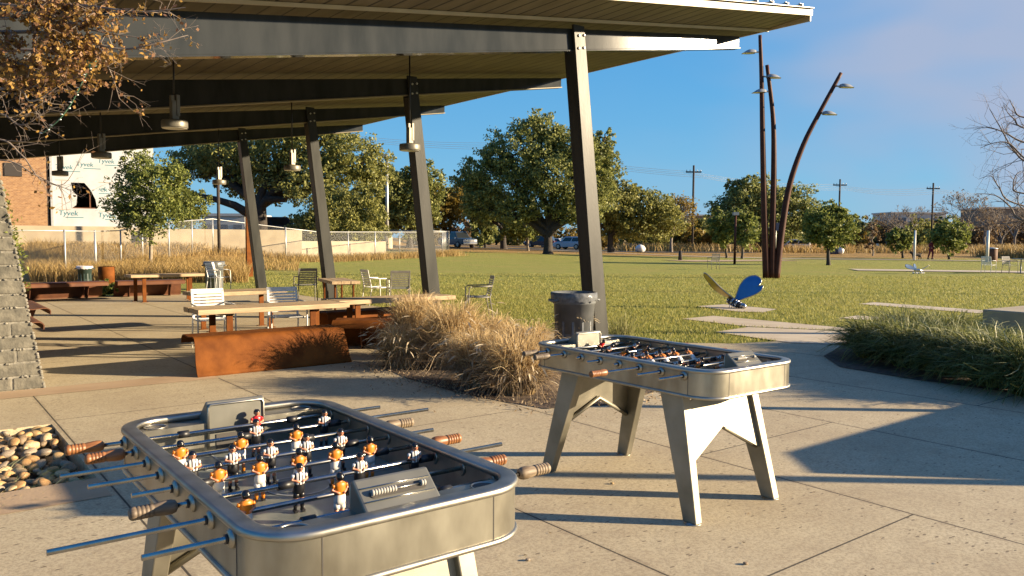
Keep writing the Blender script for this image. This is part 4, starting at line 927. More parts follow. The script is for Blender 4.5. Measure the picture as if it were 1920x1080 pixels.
vehicle('pickup_truck', 'dark blue pickup truck with chrome front on the road at the fence corner', 'pickup truck', spot(857, 92), -.95, (.03, .055, .11), 'pickup')
vehicle('parked_car', 'silver hatchback parked behind the trunk of the big oak', 'car', spot(1070, 106), 2.5, (.42, .46, .52), 'suv')
vehicle('parked_car', 'dark hatchback far behind the left limbs of the big oak', 'car', spot(1012, 122), 2.9, (.03, .035, .05), 'suv')
vehicle('parked_car', 'white estate car far behind, left of the curved light pole', 'car', spot(1036, 126), 2.8, (.55, .56, .57), 'sedan')
vehicle('parked_car', 'white four door car parked right of the curved light pole', 'car', spot(1488, 112), 2.75, (.68, .68, .67), 'suv')
vehicle('parked_car', 'blue car parked behind the round crowned small oak', 'car', spot(1606, 128), 2.9, (.02, .07, .2), 'sedan')
vehicle('parked_van', 'dark navy van parked behind the low beige wall under the live oak', 'van', spot(520, 72) + Vector((0, 0, .1)), .25, (.012, .018, .045), 'van')
# ------------------------------------------------------------------ person and dog
def skinned(name, V, E, rad, m, parent, root_i=0):
    me = bpy.data.meshes.new(name); me.from_pydata(V, E, []); o = bpy.data.objects.new(name, me); COL.objects.link(o); o.parent = parent
    me.materials.append(m)
    o.modifiers.new('skin', 'SKIN')
    for i, r in enumerate(rad): me.skin_vertices[0].data[i].radius = (r, r) if not isinstance(r, tuple) else r
    for i in range(len(V)): me.skin_vertices[0].data[i].use_root = (i == root_i)
    sb = o.modifiers.new('sub', 'SUBSURF'); sb.levels = 1; sb.render_levels = 2
    return o
maroon = mat('maroon_cloth', (.13, .012, .022), (.19, .02, .035), scale=8, rough=.8); dkhair = mat('dark_hair', (.02, .014, .01), rough=.5)
pr = thing('person', 'person in maroon top and trousers walking on the far path', 'person', spot(1744.5, 70), .5)
PV = [(0, 0, .95), (0, 0, 1.15), (0, .01, 1.38), (0, .0, 1.48), (0, -.01, 1.56), (0, -.01, 1.70), (.10, 0, .88), (.11, -.10, .48), (.11, -.04, .09), (.11, -.15, .04), (-.10, 0, .88), (-.11, .08, .48), (-.11, .20, .10), (-.11, .10, .03),
      (.18, .0, 1.40), (.25, .02, 1.12), (.20, -.12, .92), (.19, -.16, .84), (-.18, .0, 1.40), (-.25, .04, 1.12), (-.22, -.16, .98), (-.21, -.22, .93)]
PE = [(0, 1), (1, 2), (2, 3), (3, 4), (4, 5), (0, 6), (6, 7), (7, 8), (8, 9), (0, 10), (10, 11), (11, 12), (12, 13), (2, 14), (14, 15), (15, 16), (16, 17), (2, 18), (18, 19), (19, 20), (20, 21)]
PR = [(.15, .11), (.14, .10), (.17, .11), .05, (.075, .09), (.07, .085), .095, .06, .04, .035, .095, .06, .04, .035, .06, .045, .035, .035, .06, .045, .035, .035]
skinned('body', PV, PE, PR, skin, pr)
skinned('trousers', [PV[i] for i in (0, 6, 7, 8, 10, 11, 12)], [(0, 1), (1, 2), (2, 3), (0, 4), (4, 5), (5, 6)], [(.165, .125), .11, .078, .06, .11, .078, .06], maroon, pr)
skinned('jacket', [PV[i] for i in (0, 1, 2, 14, 15, 16, 18, 19, 20)], [(0, 1), (1, 2), (2, 3), (3, 4), (4, 5), (2, 6), (6, 7), (7, 8)], [(.175, .135), (.16, .12), (.19, .13), .075, .06, .047, .075, .06, .047], maroon, pr)
MB().lathe([(.06, 1.50), (.095, 1.58), (.10, 1.66), (.085, 1.735), (.03, 1.765)], (0, .02, 0), 14).build('hair', dkhair, pr)
for s in (-1, 1): MB().box((s * .11, -.08 if s > 0 else .15, .04), (.10, .27, .08)).build('shoe', black_rub, pr, bevel=.03)
dg = thing('dog', 'small dark dog walking beside the slim white post', 'dog', spot(1718, 68), 3.3)
DV = [(0, 0, .42), (.30, 0, .43), (-.28, 0, .42), (.42, 0, .55), (.52, 0, .60), (.66, 0, .56), (.32, .09, .24), (.34, .09, .02), (.30, -.09, .24), (.24, -.09, .02), (-.28, .09, .27), (-.36, .09, .17), (-.31, .09, .02), (-.26, -.09, .27), (-.30, -.09, .17), (-.22, -.09, .02), (-.42, 0, .50), (-.52, 0, .60), (.50, .06, .70), (.50, -.06, .70)]
DE = [(0, 1), (0, 2), (1, 3), (3, 4), (4, 5), (1, 6), (6, 7), (1, 8), (8, 9), (2, 10), (10, 11), (11, 12), (2, 13), (13, 14), (14, 15), (2, 16), (16, 17), (4, 18), (4, 19)]
skinned('body', DV, DE, [.13, .15, .12, .09, .09, .045, .05, .035, .05, .035, .06, .035, .033, .06, .035, .033, .04, .02, .03, .03], mat('dog_fur', (.014, .010, .008), (.035, .025, .018), scale=20, rough=.9), dg)
MB().lathe([(.10, .42), (.105, .46), (.10, .50)], (.36, 0, .04), 10).build('collar', red_p, dg)
# ------------------------------------------------------------------ small things on the lawn
dup(cg, 'dark slatted armchair alone on the lawn beyond the blue winged sculpture', spot(1338, 43), 3.3)
dup(ch, 'white armchair in front of the right slim white post', spot(1853, 40), 2.2)
dup(cg, 'dark slatted armchair right of the white one at the right edge', spot(1893, 40), .2)
def small(name, label, cat, px, d, prof, m, n=14):
    r = thing(name, label, cat, spot(px, d), 0); MB().lathe(prof, n=n).build('body', m, r); return r
rt = small('cafe_table', 'small dark outdoor table beside the dark armchair at the right edge', 'table', 1914, 40.5, [(.25, 0), (.25, .02), (.03, .03), (.03, .70), (.42, .705), (.42, .73)], grey_pl, 20)
small('white_boulder', 'white round boulder on the far lawn right of the big oak', 'boulder', 1200, 96, [(.3, 0), (.58, .2), (.64, .5), (.42, .8), (.08, .95)], white_p, 9)
small('white_boulder', 'white round boulder on the dry strip by the round crowned small oak', 'boulder', 1575, 92, [(.2, 0), (.38, .2), (.42, .5), (.3, .75), (.06, .85)], white_p, 9)
bx = thing('blue_box', 'dark blue box next to the white boulder on the dry strip', 'box', spot(1562, 92), .2); MB().box((0, 0, .35), (1.0, .5, .7)).build('body', mat('box_navy', (.008, .014, .045), rough=.4), bx, bevel=.06); MB().box((0, 0, .72), (1.05, .54, .06)).build('lid', black_rub, bx)
gb_ = tag(MB().box((0, 0, .5), (4.2, 1.0, 1.0)).build('stone_block', mat('grey_stone', (.17, .155, .13), (.24, .22, .19), scale=2, rough=.9), loc=spot(1201, 112), bevel=.04), 'long grey stone block beyond the lawn under the right oaks', 'stone block')
sg = thing('sign', 'dark blue tilted sign panel between the tall curved light poles', 'sign', spot(1453, 84), 0); MB().tube([(0, 0, 0), (0, 0, 3.4)], .05, 6).build('post', galv, sg); MB().box((0, -.07, 3.0), (.55, .05, .85), rot=Matrix.Rotation(.12, 3, 'Y')).build('panel', mat('sign_panel', (.03, .04, .08), rough=.4), sg)
# ------------------------------------------------------------------ foliage
rng = np.random.default_rng(11)
def leaf_quads(C, size, up=.0, aspect=.6, rng=rng):
    n = len(C); a = rng.normal(size=(n, 3)); a /= np.linalg.norm(a, axis=1)[:, None]
    b = rng.normal(size=(n, 3)); b -= (b * a).sum(1)[:, None] * a; b /= np.linalg.norm(b, axis=1)[:, None]
    s = (size * rng.uniform(.6, 1.3, n))[:, None]; a *= s; b *= s * aspect
    return np.stack([C - a, C + b * .9 - a * .1, C + a, C - b * .9 - a * .1], 1)
def crown_pts(lobes, n, rng, clump=.11, per=22):
    """leaf centres gathered in clumps on the shells of ellipsoidal lobes: lobes (cx, cy, cz, rx, ry, rz)"""
    L = np.array(lobes); vol = (L[:, 3] * L[:, 4] * L[:, 5]) ** (2 / 3.); nc = max(len(lobes) * 6, n // per)
    k = rng.choice(len(L), nc, p=vol / vol.sum()); d = rng.normal(size=(nc, 3)); d /= np.linalg.norm(d, axis=1)[:, None]
    r = rng.uniform(.25, 1, nc) ** .45 * rng.uniform(.86, 1.08, nc); ph = rng.uniform(0, 6.28, (len(L), 4)); mod = 1 + .20 * np.sin(3.1 * d[:, 0] + 2.3 * d[:, 2] + ph[k, 0]) + .17 * np.sin(5.3 * d[:, 1] + 4.1 * d[:, 0] + ph[k, 1]) + .13 * np.sin(8.7 * d[:, 2] + 6 * d[:, 0] + ph[k, 2])
    cc = L[k, :3] + d * (r * mod)[:, None] * L[k, 3:]
    j = rng.integers(0, nc, n); sc = L[k[j], 3:].mean(1) * clump * rng.uniform(.5, 1.3, nc)[j]
    return cc[j] + np.clip(rng.normal(size=(n, 3)), -1.5, 1.5) * sc[:, None] * np.array([1, 1, .75]), cc
def limb(mb, a, b, r0, r1, rnd, n=5, wob=.06, k=6):
    a, b = Vector(a), Vector(b); l = (b - a).length; P = []
    for i in range(n + 1):
        t = i / n; q = a.lerp(b, t); w = wob * l * math.sin(math.pi * t)
        P.append(q + Vector((rnd.uniform(-1, 1) * w, rnd.uniform(-1, 1) * w, rnd.uniform(-.2, 1) * w)))
    P[0], P[-1] = a, b; mb.tube(P, [r0 + (r1 - r0) * i / n for i in range(n + 1)], k, cap=False); return P
def tree(name, label, base, fork, lobes, n, size, lm, tm, r0, group=None, twigs=True, extra=None, seed=0):
    rnd = random.Random(seed + n); rg = np.random.default_rng(seed + n)
    root = thing(name, label, 'tree', base, 0, group); B = Vector(base); fk = Vector(fork) - B; mb = MB()
    mb.tube([(0, 0, -.1), Vector((0, 0, .12)), fk * .35 + Vector((rnd.uniform(-.1, .1), 0, 0)), fk], [r0 * 1.55, r0 * 1.12, r0 * .95, r0 * .82], 10, cap=False)
    Lb = [(x - B.x, y - B.y, z - B.z, a, b, c) for x, y, z, a, b, c in lobes]
    P, cc = crown_pts(Lb, n, rg)
    for l in Lb:
        pts = limb(mb, fk * .94, Vector(l[:3]), r0 * .6, r0 * .22, rnd, 5, .10)
        if twigs:
            for q in range(6):
                d = Vector((rnd.gauss(0, 1), rnd.gauss(0, 1), rnd.gauss(.3, .8))).normalized()
                limb(mb, pts[rnd.choice((3, 4, 5))], Vector(l[:3]) + Vector((d.x * l[3], d.y * l[4], d.z * l[5])) * .85, r0 * .2, r0 * .04, rnd, 4, .10, 4)
    if extra:
        for pl, ra, rb_ in extra: mb.tube([Vector(p) - B for p in pl], [ra + (rb_ - ra) * i / (len(pl) - 1) for i in range(len(pl))], 8, cap=False)
    mb.build('trunk', tm, root); quads('crown', leaf_quads(P, size, rng=rg), lm, root)
    return root
def plobes(d, lst):                         # lobes given by where they stand in the view: (px, py, rx, ry, depth offset)
    out = []
    for px, py, rx, ry, dd in lst:
        p = at(px, py, d + dd); k = (d + dd) / FPX; out.append((p.x, p.y, p.z, rx * k, (rx + ry) / 2 * k * .9, ry * k))
    return out
oak_l = leafmat('oak_leaf', (.07, .092, .024), (.35, .355, .11)); oak_o = leafmat('oak_leaf_olive', (.092, .105, .026), (.36, .345, .10))
oak_y = leafmat('leaf_yellow', (.11, .085, .018), (.33, .23, .045)); oak_g = leafmat('leaf_fresh', (.06, .085, .018), (.31, .335, .085)); rus_l = leafmat('leaf_rust', (.12, .08, .04), (.26, .18, .09))
def T(name, label, px, d, fpy, lobes, n, size, lm, tm=bark, r0=.2, fpx=None, group=None, **k):
    b = spot(px, d); rr = random.Random(px); lobes = list(lobes)
    for q in range(3 if len(lobes) < 5 else 2):
        l = rr.choice(lobes[:4]); a = rr.uniform(.1, 3.0); lobes.append((l[0] + math.cos(a) * l[2] * .95, l[1] - math.sin(a) * l[3] * .85, l[2] * .42, l[3] * .40, l[4] + rr.uniform(-.3, .3)))
    return tree(name, label, b, at(fpx or px, fpy, d), plobes(d, lobes), n, size, lm, tm, r0, group, **k)
T('oak_tree', 'young oak with a dense oval crown on a slim trunk before the white wrapped wall', 283, 34.5, 440, [(275, 365, 62, 72, 0), (262, 325, 42, 40, .4), (290, 400, 55, 45, -.4), (310, 350, 36, 52, 0), (245, 385, 36, 42, .2)], 17000, .066, oak_g, bark_pale, .08)
T('oak_tree', 'small dense oak right behind the young slim oak, beside the low oak limb', 352, 58, 425, [(355, 392, 36, 36, 0), (335, 375, 22, 30, 0)], 8000, .10, oak_g, bark, .14)
T('live_oak', 'great spreading live oak with a long low limb reaching left beyond the fence', 487, 67, 385, [(420, 300, 85, 52, 2), (500, 290, 80, 60, 0), (580, 285, 75, 52, 0), (655, 300, 72, 55, 0), (590, 345, 60, 40, -2), (370, 305, 50, 40, 3), (690, 330, 40, 40, 1), (450, 345, 45, 30, 3), (530, 350, 40, 32, 2)], 44000, .14, oak_o, bark_dk, .62,
  extra=[([at(487, 420, 67), at(465, 400, 66.5), at(440, 385, 66), at(405, 374, 65.5), at(370, 366, 65), at(345, 356, 65)], .45, .13)])
T('bushy_tree', 'bushy olive green tree standing low in front of the spreading live oak', 612, 62, 440, [(612, 415, 58, 52, 0), (660, 395, 52, 55, 1), (575, 430, 34, 36, 0), (640, 440, 70, 28, 0), (690, 420, 32, 40, 1)], 36000, .11, oak_o, bark, .2)
T('evergreen_oak', 'dark green oak behind the pale metal pole', 768, 82, 440, [(745, 360, 44, 50, 0), (790, 355, 42, 44, 0), (770, 400, 50, 40, 0), (725, 400, 30, 46, 1)], 24000, .16, oak_l, bark_dk, .35)
T('oak_tree', 'yellowing oak between the second column and the big oak', 838, 88, 445, [(832, 395, 40, 34, 0), (855, 375, 26, 26, 0), (815, 375, 26, 28, 0)], 13000, .15, oak_y, bark_dk, .28)
T('live_oak', 'biggest live oak with a thick dark trunk on the lawn behind the nearest column', 1027, 72, 425, [(985, 275, 62, 52, 0), (1010, 240, 40, 28, 0), (930, 300, 36, 34, 1), (1090, 290, 62, 50, 0), (1045, 330, 80, 60, -1), (960, 345, 62, 50, 0), (1120, 340, 50, 52, 0), (890, 340, 42, 40, 2), (1080, 390, 60, 36, -1), (975, 395, 50, 30, -1), (900, 385, 42, 32, 1), (1130, 300, 32, 36, 0)], 60000, .135, oak_l, bark_dk, .42,
  extra=[([at(1027, 440, 72), at(1040, 425, 71.8), at(1062, 414, 71.5), at(1100, 408, 71)], .45, .2), ([at(1024, 440, 72), at(1000, 420, 72), at(960, 405, 72), at(925, 402, 72)], .35, .12)])
T('live_oak', 'live oak right of the biggest one with an olive sunlit crown', 1145, 86, 440, [(1155, 385, 62, 46, 0), (1205, 395, 52, 40, 0), (1240, 400, 42, 40, 0), (1180, 425, 66, 26, 0), (1110, 405, 40, 34, 0), (1130, 355, 36, 30, 0)], 30000, .155, oak_o, bark_dk, .36)
T('oak_tree', 'small light green oak under the left limbs of the biggest live oak', 990, 84, 448, [(985, 425, 32, 26, 0), (960, 432, 24, 20, 0)], 5000, .16, oak_g, bark_pale, .14)
T('oak_tree', 'small dark oak left of the biggest live oak near the road', 910, 96, 448, [(908, 432, 26, 26, 0)], 3500, .18, oak_l, bark_dk, .16)
T('oak_tree', 'dark trunked oak left of the biggest live oak whose crown meets it', 944, 92, 430, [(880, 365, 34, 40, 0), (900, 395, 34, 28, 0), (935, 390, 30, 26, 0)], 16000, .16, oak_l, bark_dk, .38)
T('live_oak', 'broad dark live oak behind the tall curved light poles', 1424, 104, 435, [(1400, 385, 58, 44, 0), (1440, 375, 58, 36, 0), (1480, 395, 48, 44, 0), (1370, 405, 36, 40, 0), (1430, 425, 76, 30, 0), (1510, 415, 36, 36, 0)], 34000, .18, oak_l, bark_dk, .45)
T('oak_tree', 'small light oak left of the short dark park light', 1362, 70, 448, [(1360, 425, 26, 34, 0), (1350, 440, 18, 22, 0)], 5500, .13, oak_g, bark, .10)
T('oak_tree', 'small light oak right of the short dark park light', 1391, 68, 450, [(1398, 430, 28, 32, 0), (1385, 415, 18, 24, 0)], 6500, .13, oak_g, bark, .11)
T('oak_tree', 'round crowned small oak with a forked slim trunk on the right half of the lawn', 1553, 52, 458, [(1550, 425, 42, 36, 0), (1528, 432, 26, 30, 0), (1572, 430, 30, 36, 0), (1560, 402, 26, 24, 0)], 20000, .085, oak_g, bark_dk, .12)
T('oak_tree', 'small green oak left of the slim white post', 1692, 74, 465, [(1690, 450, 24, 20, 0)], 3500, .13, oak_g, bark_dk, .10)
T('oak_tree', 'small spreading oak right of the person in maroon', 1779, 70, 466, [(1780, 445, 34, 28, 0), (1765, 440, 20, 20, 0), (1800, 452, 20, 20, 0)], 7500, .12, oak_g, bark, .10)
T('bare_yellow_tree', 'young tree with sparse rusty leaves left of the small green oaks', 1636, 84, 460, [(1636, 440, 14, 24, 0)], 500, .16, rus_l, bark_pale, .08)
# ---- bare trees
def bare(label, base, h, spread, seed, m, r0, leaves=None, nl=0, depth=6):
    rnd = random.Random(seed); root = thing('bare_tree', label, 'tree', base, 0); mb = MB(); tips = []
    def grow(p, d, l, r, lv):
        e = p + d * l; mid = p.lerp(e, .5) + Vector((rnd.uniform(-1, 1), rnd.uniform(-1, 1), rnd.uniform(-.3, .6))) * l * .07
        mb.tube([p, mid, e], [r, r * .82, r * .66], 7 if lv == 0 else 4 if lv < 3 else 3, cap=False)
        if lv >= depth: tips.append(e); return
        for q in range(rnd.choice((2, 3, 3)) if lv else 4):
            r = max(r, h * .0035); dd = (d + Vector((rnd.gauss(0, spread), rnd.gauss(0, spread), rnd.gauss(.12, .28)))).normalized(); grow(p.lerp(e, rnd.uniform(.7, 1)), dd, l * rnd.uniform(.62, .84), r * .58, lv + 1)
    grow(Vector((0, 0, -.1)), Vector((0, 0, 1)), h * .27, r0, 0)
    mb.build('trunk', m, root)
    if leaves:
        rg = np.random.default_rng(seed); T_ = np.array([tuple(t) for t in tips]); C = T_[rg.integers(0, len(T_), nl)] + rg.normal(size=(nl, 3)) * h * .03
        quads('crown', leaf_quads(C, .16, rng=rg), leaves, root)
    return root
grey_tw = mat('grey_twig', (.12, .10, .08), (.21, .175, .145), scale=3, rough=.9)
bare('bare tree with a few yellow leaves left of the first utility pole', spot(1258, 98), 8.2, .50, 4, grey_tw, .22, oak_y, 1500)
for i, (px, d, h, lb) in enumerate(((1700, 130, 7.5, 'bare tree before the long white building'), (1810, 120, 8.6, 'widest bare tree behind the small spreading oak'), (1842, 124, 7.2, 'bare tree between the widest bare tree and the brown building'), (1660, 138, 6.0, 'low bare tree left of the long white building'), (1900, 105, 6.5, 'bare grey tree before the brown building at the right edge'), (1876, 112, 5.6, 'low bare grey tree behind the right white post'))):
    bare(lb, spot(px, d), h * 1.3, .55, 20 + i, grey_tw, .2, rus_l if i % 2 else None, 250 if i % 2 else 0)
# ---- scrub and tree belt behind the lawn
belt = [(575, 92, 30, 26, oak_l), (700, 105, 44, 30, oak_o), (800, 112, 34, 22, oak_y), (865, 128, 30, 26, rus_l), (1120, 118, 40, 24, oak_y), (1190, 122, 36, 28, oak_l), (1225, 112, 30, 34, oak_o), (1290, 118, 30, 26, oak_y), (1318, 126, 34, 34, oak_o), (1345, 116, 20, 24, oak_y), (1505, 134, 40, 30, oak_l), (1545, 138, 36, 28, oak_o), (1600, 132, 34, 32, oak_l), (1608, 120, 20, 22, oak_y), (1640, 140, 36, 30, rus_l), (1676, 142, 30, 26, oak_o), (1722, 134, 34, 30, oak_o), (1752, 138, 30, 30, rus_l), (1790, 142, 36, 34, oak_l), (1835, 136, 30, 28, rus_l), (1880, 140, 40, 30, rus_l), (1925, 128, 40, 36, rus_l), (1255, 134, 36, 20, oak_l), (1460, 128, 40, 22, oak_o), (1390, 132, 40, 24, oak_l), (505, 118, 40, 22, oak_o), (990, 140, 50, 22, oak_o), (930, 140, 40, 24, oak_l), (1060, 140, 50, 24, oak_y)]
BL = ['low olive-dark tree behind the bushy olive tree, left of the third column', 'olive low tree between the second column and the pale metal pole', 'low yellow tree behind the yellowing oak by the second column', 'rusty low tree behind the dark blue pickup truck', 'low yellow tree seen under the right limbs of the biggest live oak', 'dark low tree behind the olive crowned right live oak', 'olive low tree at the right flank of the olive crowned live oak', 'low yellow tree at the foot of the first utility pole', 'olive low tree just right of the first utility pole', 'small yellow tree left of the small light oaks by the park light', 'dark low tree right of the broad oak behind the curved poles', 'olive low tree behind the round crowned small oak', 'dark low tree right of the round crowned small oak', 'small bright yellow bush tree right of the round crowned small oak', 'rusty low tree behind the young tree with sparse rusty leaves', 'olive low tree behind the small green oak left of the white post', 'olive low tree before the long white building', 'rusty low tree behind the person in maroon', 'dark low tree behind the small spreading oak right of the person', 'rusty low tree between the small spreading oak and the right white post', 'rusty low tree behind the right slim white post', 'rusty low tree cut by the right edge of the picture', 'dark low tree behind the bare tree with yellow leaves', 'olive low tree seen between the curved light poles', 'dark low tree behind the short dark park light', 'olive low tree behind the dark navy van', 'olive low tree behind the small light oak under the biggest oak', 'dark low tree left of the trunk of the biggest live oak, by the road', 'yellow low tree right behind the trunk of the biggest live oak']
for i, (px, d, rx, ry, lm) in enumerate(belt):
    yb = 448 + (EYE - spot(px, d).z) * FPX / d
    T('scrub_tree', BL[i], px, d, yb - ry * .6, [(px, yb - ry * .95, rx, ry * .9, 0), (px + rx * .5, yb - ry * .7, rx * .7, ry * .7, 1), (px - rx * .5, yb - ry * .75, rx * .7, ry * .75, 1)], 3600, .24, lm, bark_dk, .16, None, 'low trees in the belt beyond the lawn', twigs=False, seed=i)
tag(quads('low_shrub', leaf_quads(crown_pts([(*gnd(203, 556), .42, .3, .28), (*(gnd(226, 552)), .35, .25, .2)], 1500, rng)[0] * np.array([1, 1, 1]) + np.array([0, 0, .12]), .05), oak_g), 'low green shrub at the foot of the rusty cylinder bin', 'shrub')
# ------------------------------------------------------------------ grasses
def ribbons(name, P, wd, m, parent=None):
    """P: (n, k, 3) spines, wd: (n, k) widths -> one mesh of connected blades"""
    n, k, _ = P.shape; t = P[:, -1] - P[:, 0]; s = np.cross(t, np.array([0, 0, 1.0]) + rng.normal(size=(n, 3)) * .4); s /= np.linalg.norm(s, axis=1)[:, None] + 1e-9
    A = P - s[:, None] * wd[..., None] / 2; B = P + s[:, None] * wd[..., None] / 2; V = np.stack([A, B], 2).reshape(n, 2 * k, 3)
    i = np.arange(k - 1); F = np.stack([2 * i, 2 * i + 1, 2 * i + 3, 2 * i + 2], 1)
    F = (F[None] + (np.arange(n) * 2 * k)[:, None, None]).reshape(-1, 4)
    me = bpy.data.meshes.new(name); me.vertices.add(n * 2 * k); me.vertices.foreach_set('co', V.reshape(-1).astype(np.float32))
    me.loops.add(F.size); me.loops.foreach_set('vertex_index', F.reshape(-1).astype(np.int32)); me.polygons.add(len(F))
    me.polygons.foreach_set('loop_start', np.arange(0, F.size, 4, dtype=np.int32)); me.polygons.foreach_set('loop_total', np.full(len(F), 4, dtype=np.int32))
    me.materials.append(m); me.update(calc_edges=True); o = bpy.data.objects.new(name, me); COL.objects.link(o)
    if parent is not None: o.parent = parent
    return o
tan_b = leafmat('tan_blade', (.36, .245, .11), (.72, .56, .31), .4); dead_b = leafmat('dead_blade', (.17, .12, .07), (.42, .32, .20), .3)
grn_b = leafmat('green_blade', (.035, .055, .012), (.30, .31, .09), .3); pale_b = leafmat('pale_blade', (.15, .17, .06), (.38, .37, .19), .2)
gold_b = leafmat('gold_blade', (.20, .125, .04), (.50, .35, .13), .3); lawn_b = leafmat('lawn_blade', (.14, .165, .028), (.45, .40, .12), .4)
plume = leafmat('plume', (.50, .40, .25), (.74, .64, .46), .4)
def blades(n, c, r0, h, reach, droop, rg, k=6, w=.007, upright=.35):
    a = rg.uniform(0, 2 * np.pi, n); q = np.sqrt(rg.uniform(0, 1, n)) * r0; d = np.stack([np.cos(a), np.sin(a)], 1)
    p0 = np.stack([c[0] + d[:, 0] * q, c[1] + d[:, 1] * q, np.zeros(n)], 1); a2 = a + rg.normal(0, .7, n); d2 = np.stack([np.cos(a2), np.sin(a2)], 1)
    H = h * rg.uniform(.55, 1.05, n); Rr = reach * rg.uniform(.15, 1, n) ** 1.2; dr = droop * rg.uniform(0, 1, n) * Rr / reach
    t = np.linspace(0, 1, k)[None]; x = Rr[:, None] * (upright * t + (1 - upright) * t ** 2.2); z = H[:, None] * (1 - (1 - t) ** 1.7) - dr[:, None] * H[:, None] * t ** 3
    P = np.stack([p0[:, 0:1] + d2[:, 0:1] * x, p0[:, 1:2] + d2[:, 1:2] * x, np.maximum(z, .012)], 2); P[:, 1:, :2] += rg.normal(0, .012, (n, k - 1, 2))
    return P, w * rg.uniform(.45, 1.7, n)[:, None] * np.linspace(1, .18, k)[None]
def clump(name, label, px, py, h, r, n, mats_, grp, seed, w=.011, droop=1.0):
    rg = np.random.default_rng(seed); c = gnd(px, py); root = thing(name, label, 'ornamental grass', c, 0, grp)
    for nm, m, f, hh, rr, dd, up in mats_:
        P, wd = blades(int(n * f), (0, 0), r * .38, h * hh, r * rr, droop * dd, rg, 7, w, up)
        brk = rg.random(len(P)) < .12; kk = P[brk, 3:4]; P[brk, 4:] = kk + (P[brk, 4:] - kk) * np.array([1.5, 1.5, -.8]); P[:, :, 2] = np.maximum(P[:, :, 2], .012)
        ribbons(nm, P, wd, m, root)
        if nm == 'blade' and m is tan_b:
            sel = rg.choice(len(P), 90); e = P[sel, -1]; d = e - P[sel, -2]; d /= np.linalg.norm(d, axis=1)[:, None] + 1e-9; t = np.linspace(0, 1, 4)[None, :, None]
            ribbons('seed_head', e[:, None] + d[:, None] * t * .11 - np.array([0, 0, .03]) * t ** 2, np.array([.006, .018, .014, .003])[None] * np.ones((90, 1)), plume, root)
    return root
TANS = [('blade', tan_b, .75, 1.05, .9, .45, .5), ('drooping_blade', dead_b, .6, .72, 1.1, 1.5, .6)]
gt = 'tan fountain grasses between the benches and the farther table'
for i, (px, py, h, r, n, lb) in enumerate(((778, 672, .88, .54, 2300, 'tallest tan fountain grass right of the sunlit bench'), (850, 690, .84, .62, 2300, 'upright tan fountain grass in the middle of the bed'), (900, 722, .62, .55, 2000, 'low drooping tan grass at the front edge of the bed'), (970, 738, .64, .58, 2100, 'drooping dead looking grass beside the farther table leg'), (925, 672, .60, .5, 1500, 'short tan grass behind the low drooping one'), (985, 690, .58, .5, 1400, 'short tan grass behind the farther table handles'), (752, 690, .55, .45, 1200, 'small drooping grass nearest the end of the sunlit bench'))):
    clump('fountain_grass', lb, px, py, h, r * .86, n, TANS, gt, 50 + i)
clump('fountain_grass', 'thin tan grass standing before the big grey bin', 1072, 652, .60, .40, 1100, [('blade', tan_b, 1, 1, .7, .3, .5)], None, 70)
clump('fountain_grass', 'sparse greenish grass wisps right of the nearest column', 1165, 640, .5, .45, 160, [('blade', leafmat('wisp', (.16, .17, .05), (.36, .34, .15)), 1, 1, .8, .4, .6)], None, 71)
GR = [('blade', grn_b, .62, 1.0, .95, .8, .5), ('drooping_blade', grn_b, .4, .7, 1.2, 1.5, .6), ('pale_blade', pale_b, .12, 1.12, 1.15, .45, .5)]
gg = 'green fountain grasses at the right edge'
for i, (px, py, h, r, n, lb) in enumerate(((1642, 672, .58, .58, 2200, 'leftmost green fountain grass at the corner of the walkway'), (1712, 688, .62, .62, 2300, 'green fountain grass with pale arching stems, second in the front row'), (1790, 704, .64, .62, 2300, 'green fountain grass in the middle of the front row'), (1872, 724, .66, .64, 2300, 'front green fountain grass nearest the right edge'), (1690, 652, .60, .55, 1800, 'green fountain grass in the back row behind the leftmost'), (1770, 664, .64, .58, 1800, 'yellowish green fountain grass in the middle of the back row'), (1845, 676, .50, .5, 1500, 'tall green grass in the back row before the stone seat wall'), (1950, 744, .68, .64, 1800, 'green fountain grass cut by the right edge, front row'), (1965, 700, .5, .5, 1200, 'green fountain grass cut by the right edge, back row'))):
    clump('fountain_grass', lb, px, py, h, r, n, GR, gg, 80 + i, .017)
def inpoly(x, y, poly):
    r = np.zeros(len(x), bool); n = len(poly)
    for i in range(n):
        (x0, y0), (x1, y1) = poly[i - 1], poly[i]
        with np.errstate(divide='ignore', invalid='ignore'): r ^= ((y0 > y) != (y1 > y)) & (x < (x1 - x0) * (y - y0) / (y1 - y0) + x0)
    return r
def gzv(x, y): return np.array([gz(a, b) for a, b in zip(x, y)])
# mown lawn: blades over the nearest stretch
rg = np.random.default_rng(5); n = 150000; yy = 10.5 + 26 * rg.uniform(0, 1, n) ** 1.5; xx = rg.uniform(-.55, .68, n) * yy
gx = xx * math.cos(TH) + yy * math.sin(TH); gy = -xx * math.sin(TH) + yy * math.cos(TH)
ok = ~inpoly(gx, gy, [(p[0], p[1]) for p in PAT]) & (gx > 8.9) & ~((gx > 9.2) & (gx < 14) & (gy < 6.6) & (gy > -1))
for o in list(COL.objects):
    if o.name.split('.')[0] in ('path', 'sculpture_pad') and len(o.data.polygons) == 1: ok &= ~inpoly(xx, yy, [(v.co.x, v.co.y) for v in o.data.vertices])
xx, yy = xx[ok], yy[ok]; n = len(xx); hh = rg.uniform(.025, .06, n); an = rg.uniform(0, 6.28, n)
P = np.zeros((n, 2, 3)); P[:, 0] = np.stack([xx, yy, np.full(n, -.004)], 1); P[:, 1] = np.stack([xx + np.cos(an) * hh * .7, yy + np.sin(an) * hh * .7, hh], 1)
struct(ribbons('lawn_blades', P, np.stack([.012 * (yy / 12) ** .5, .003 * np.ones(n)], 1), lawn_b), 'stuff')
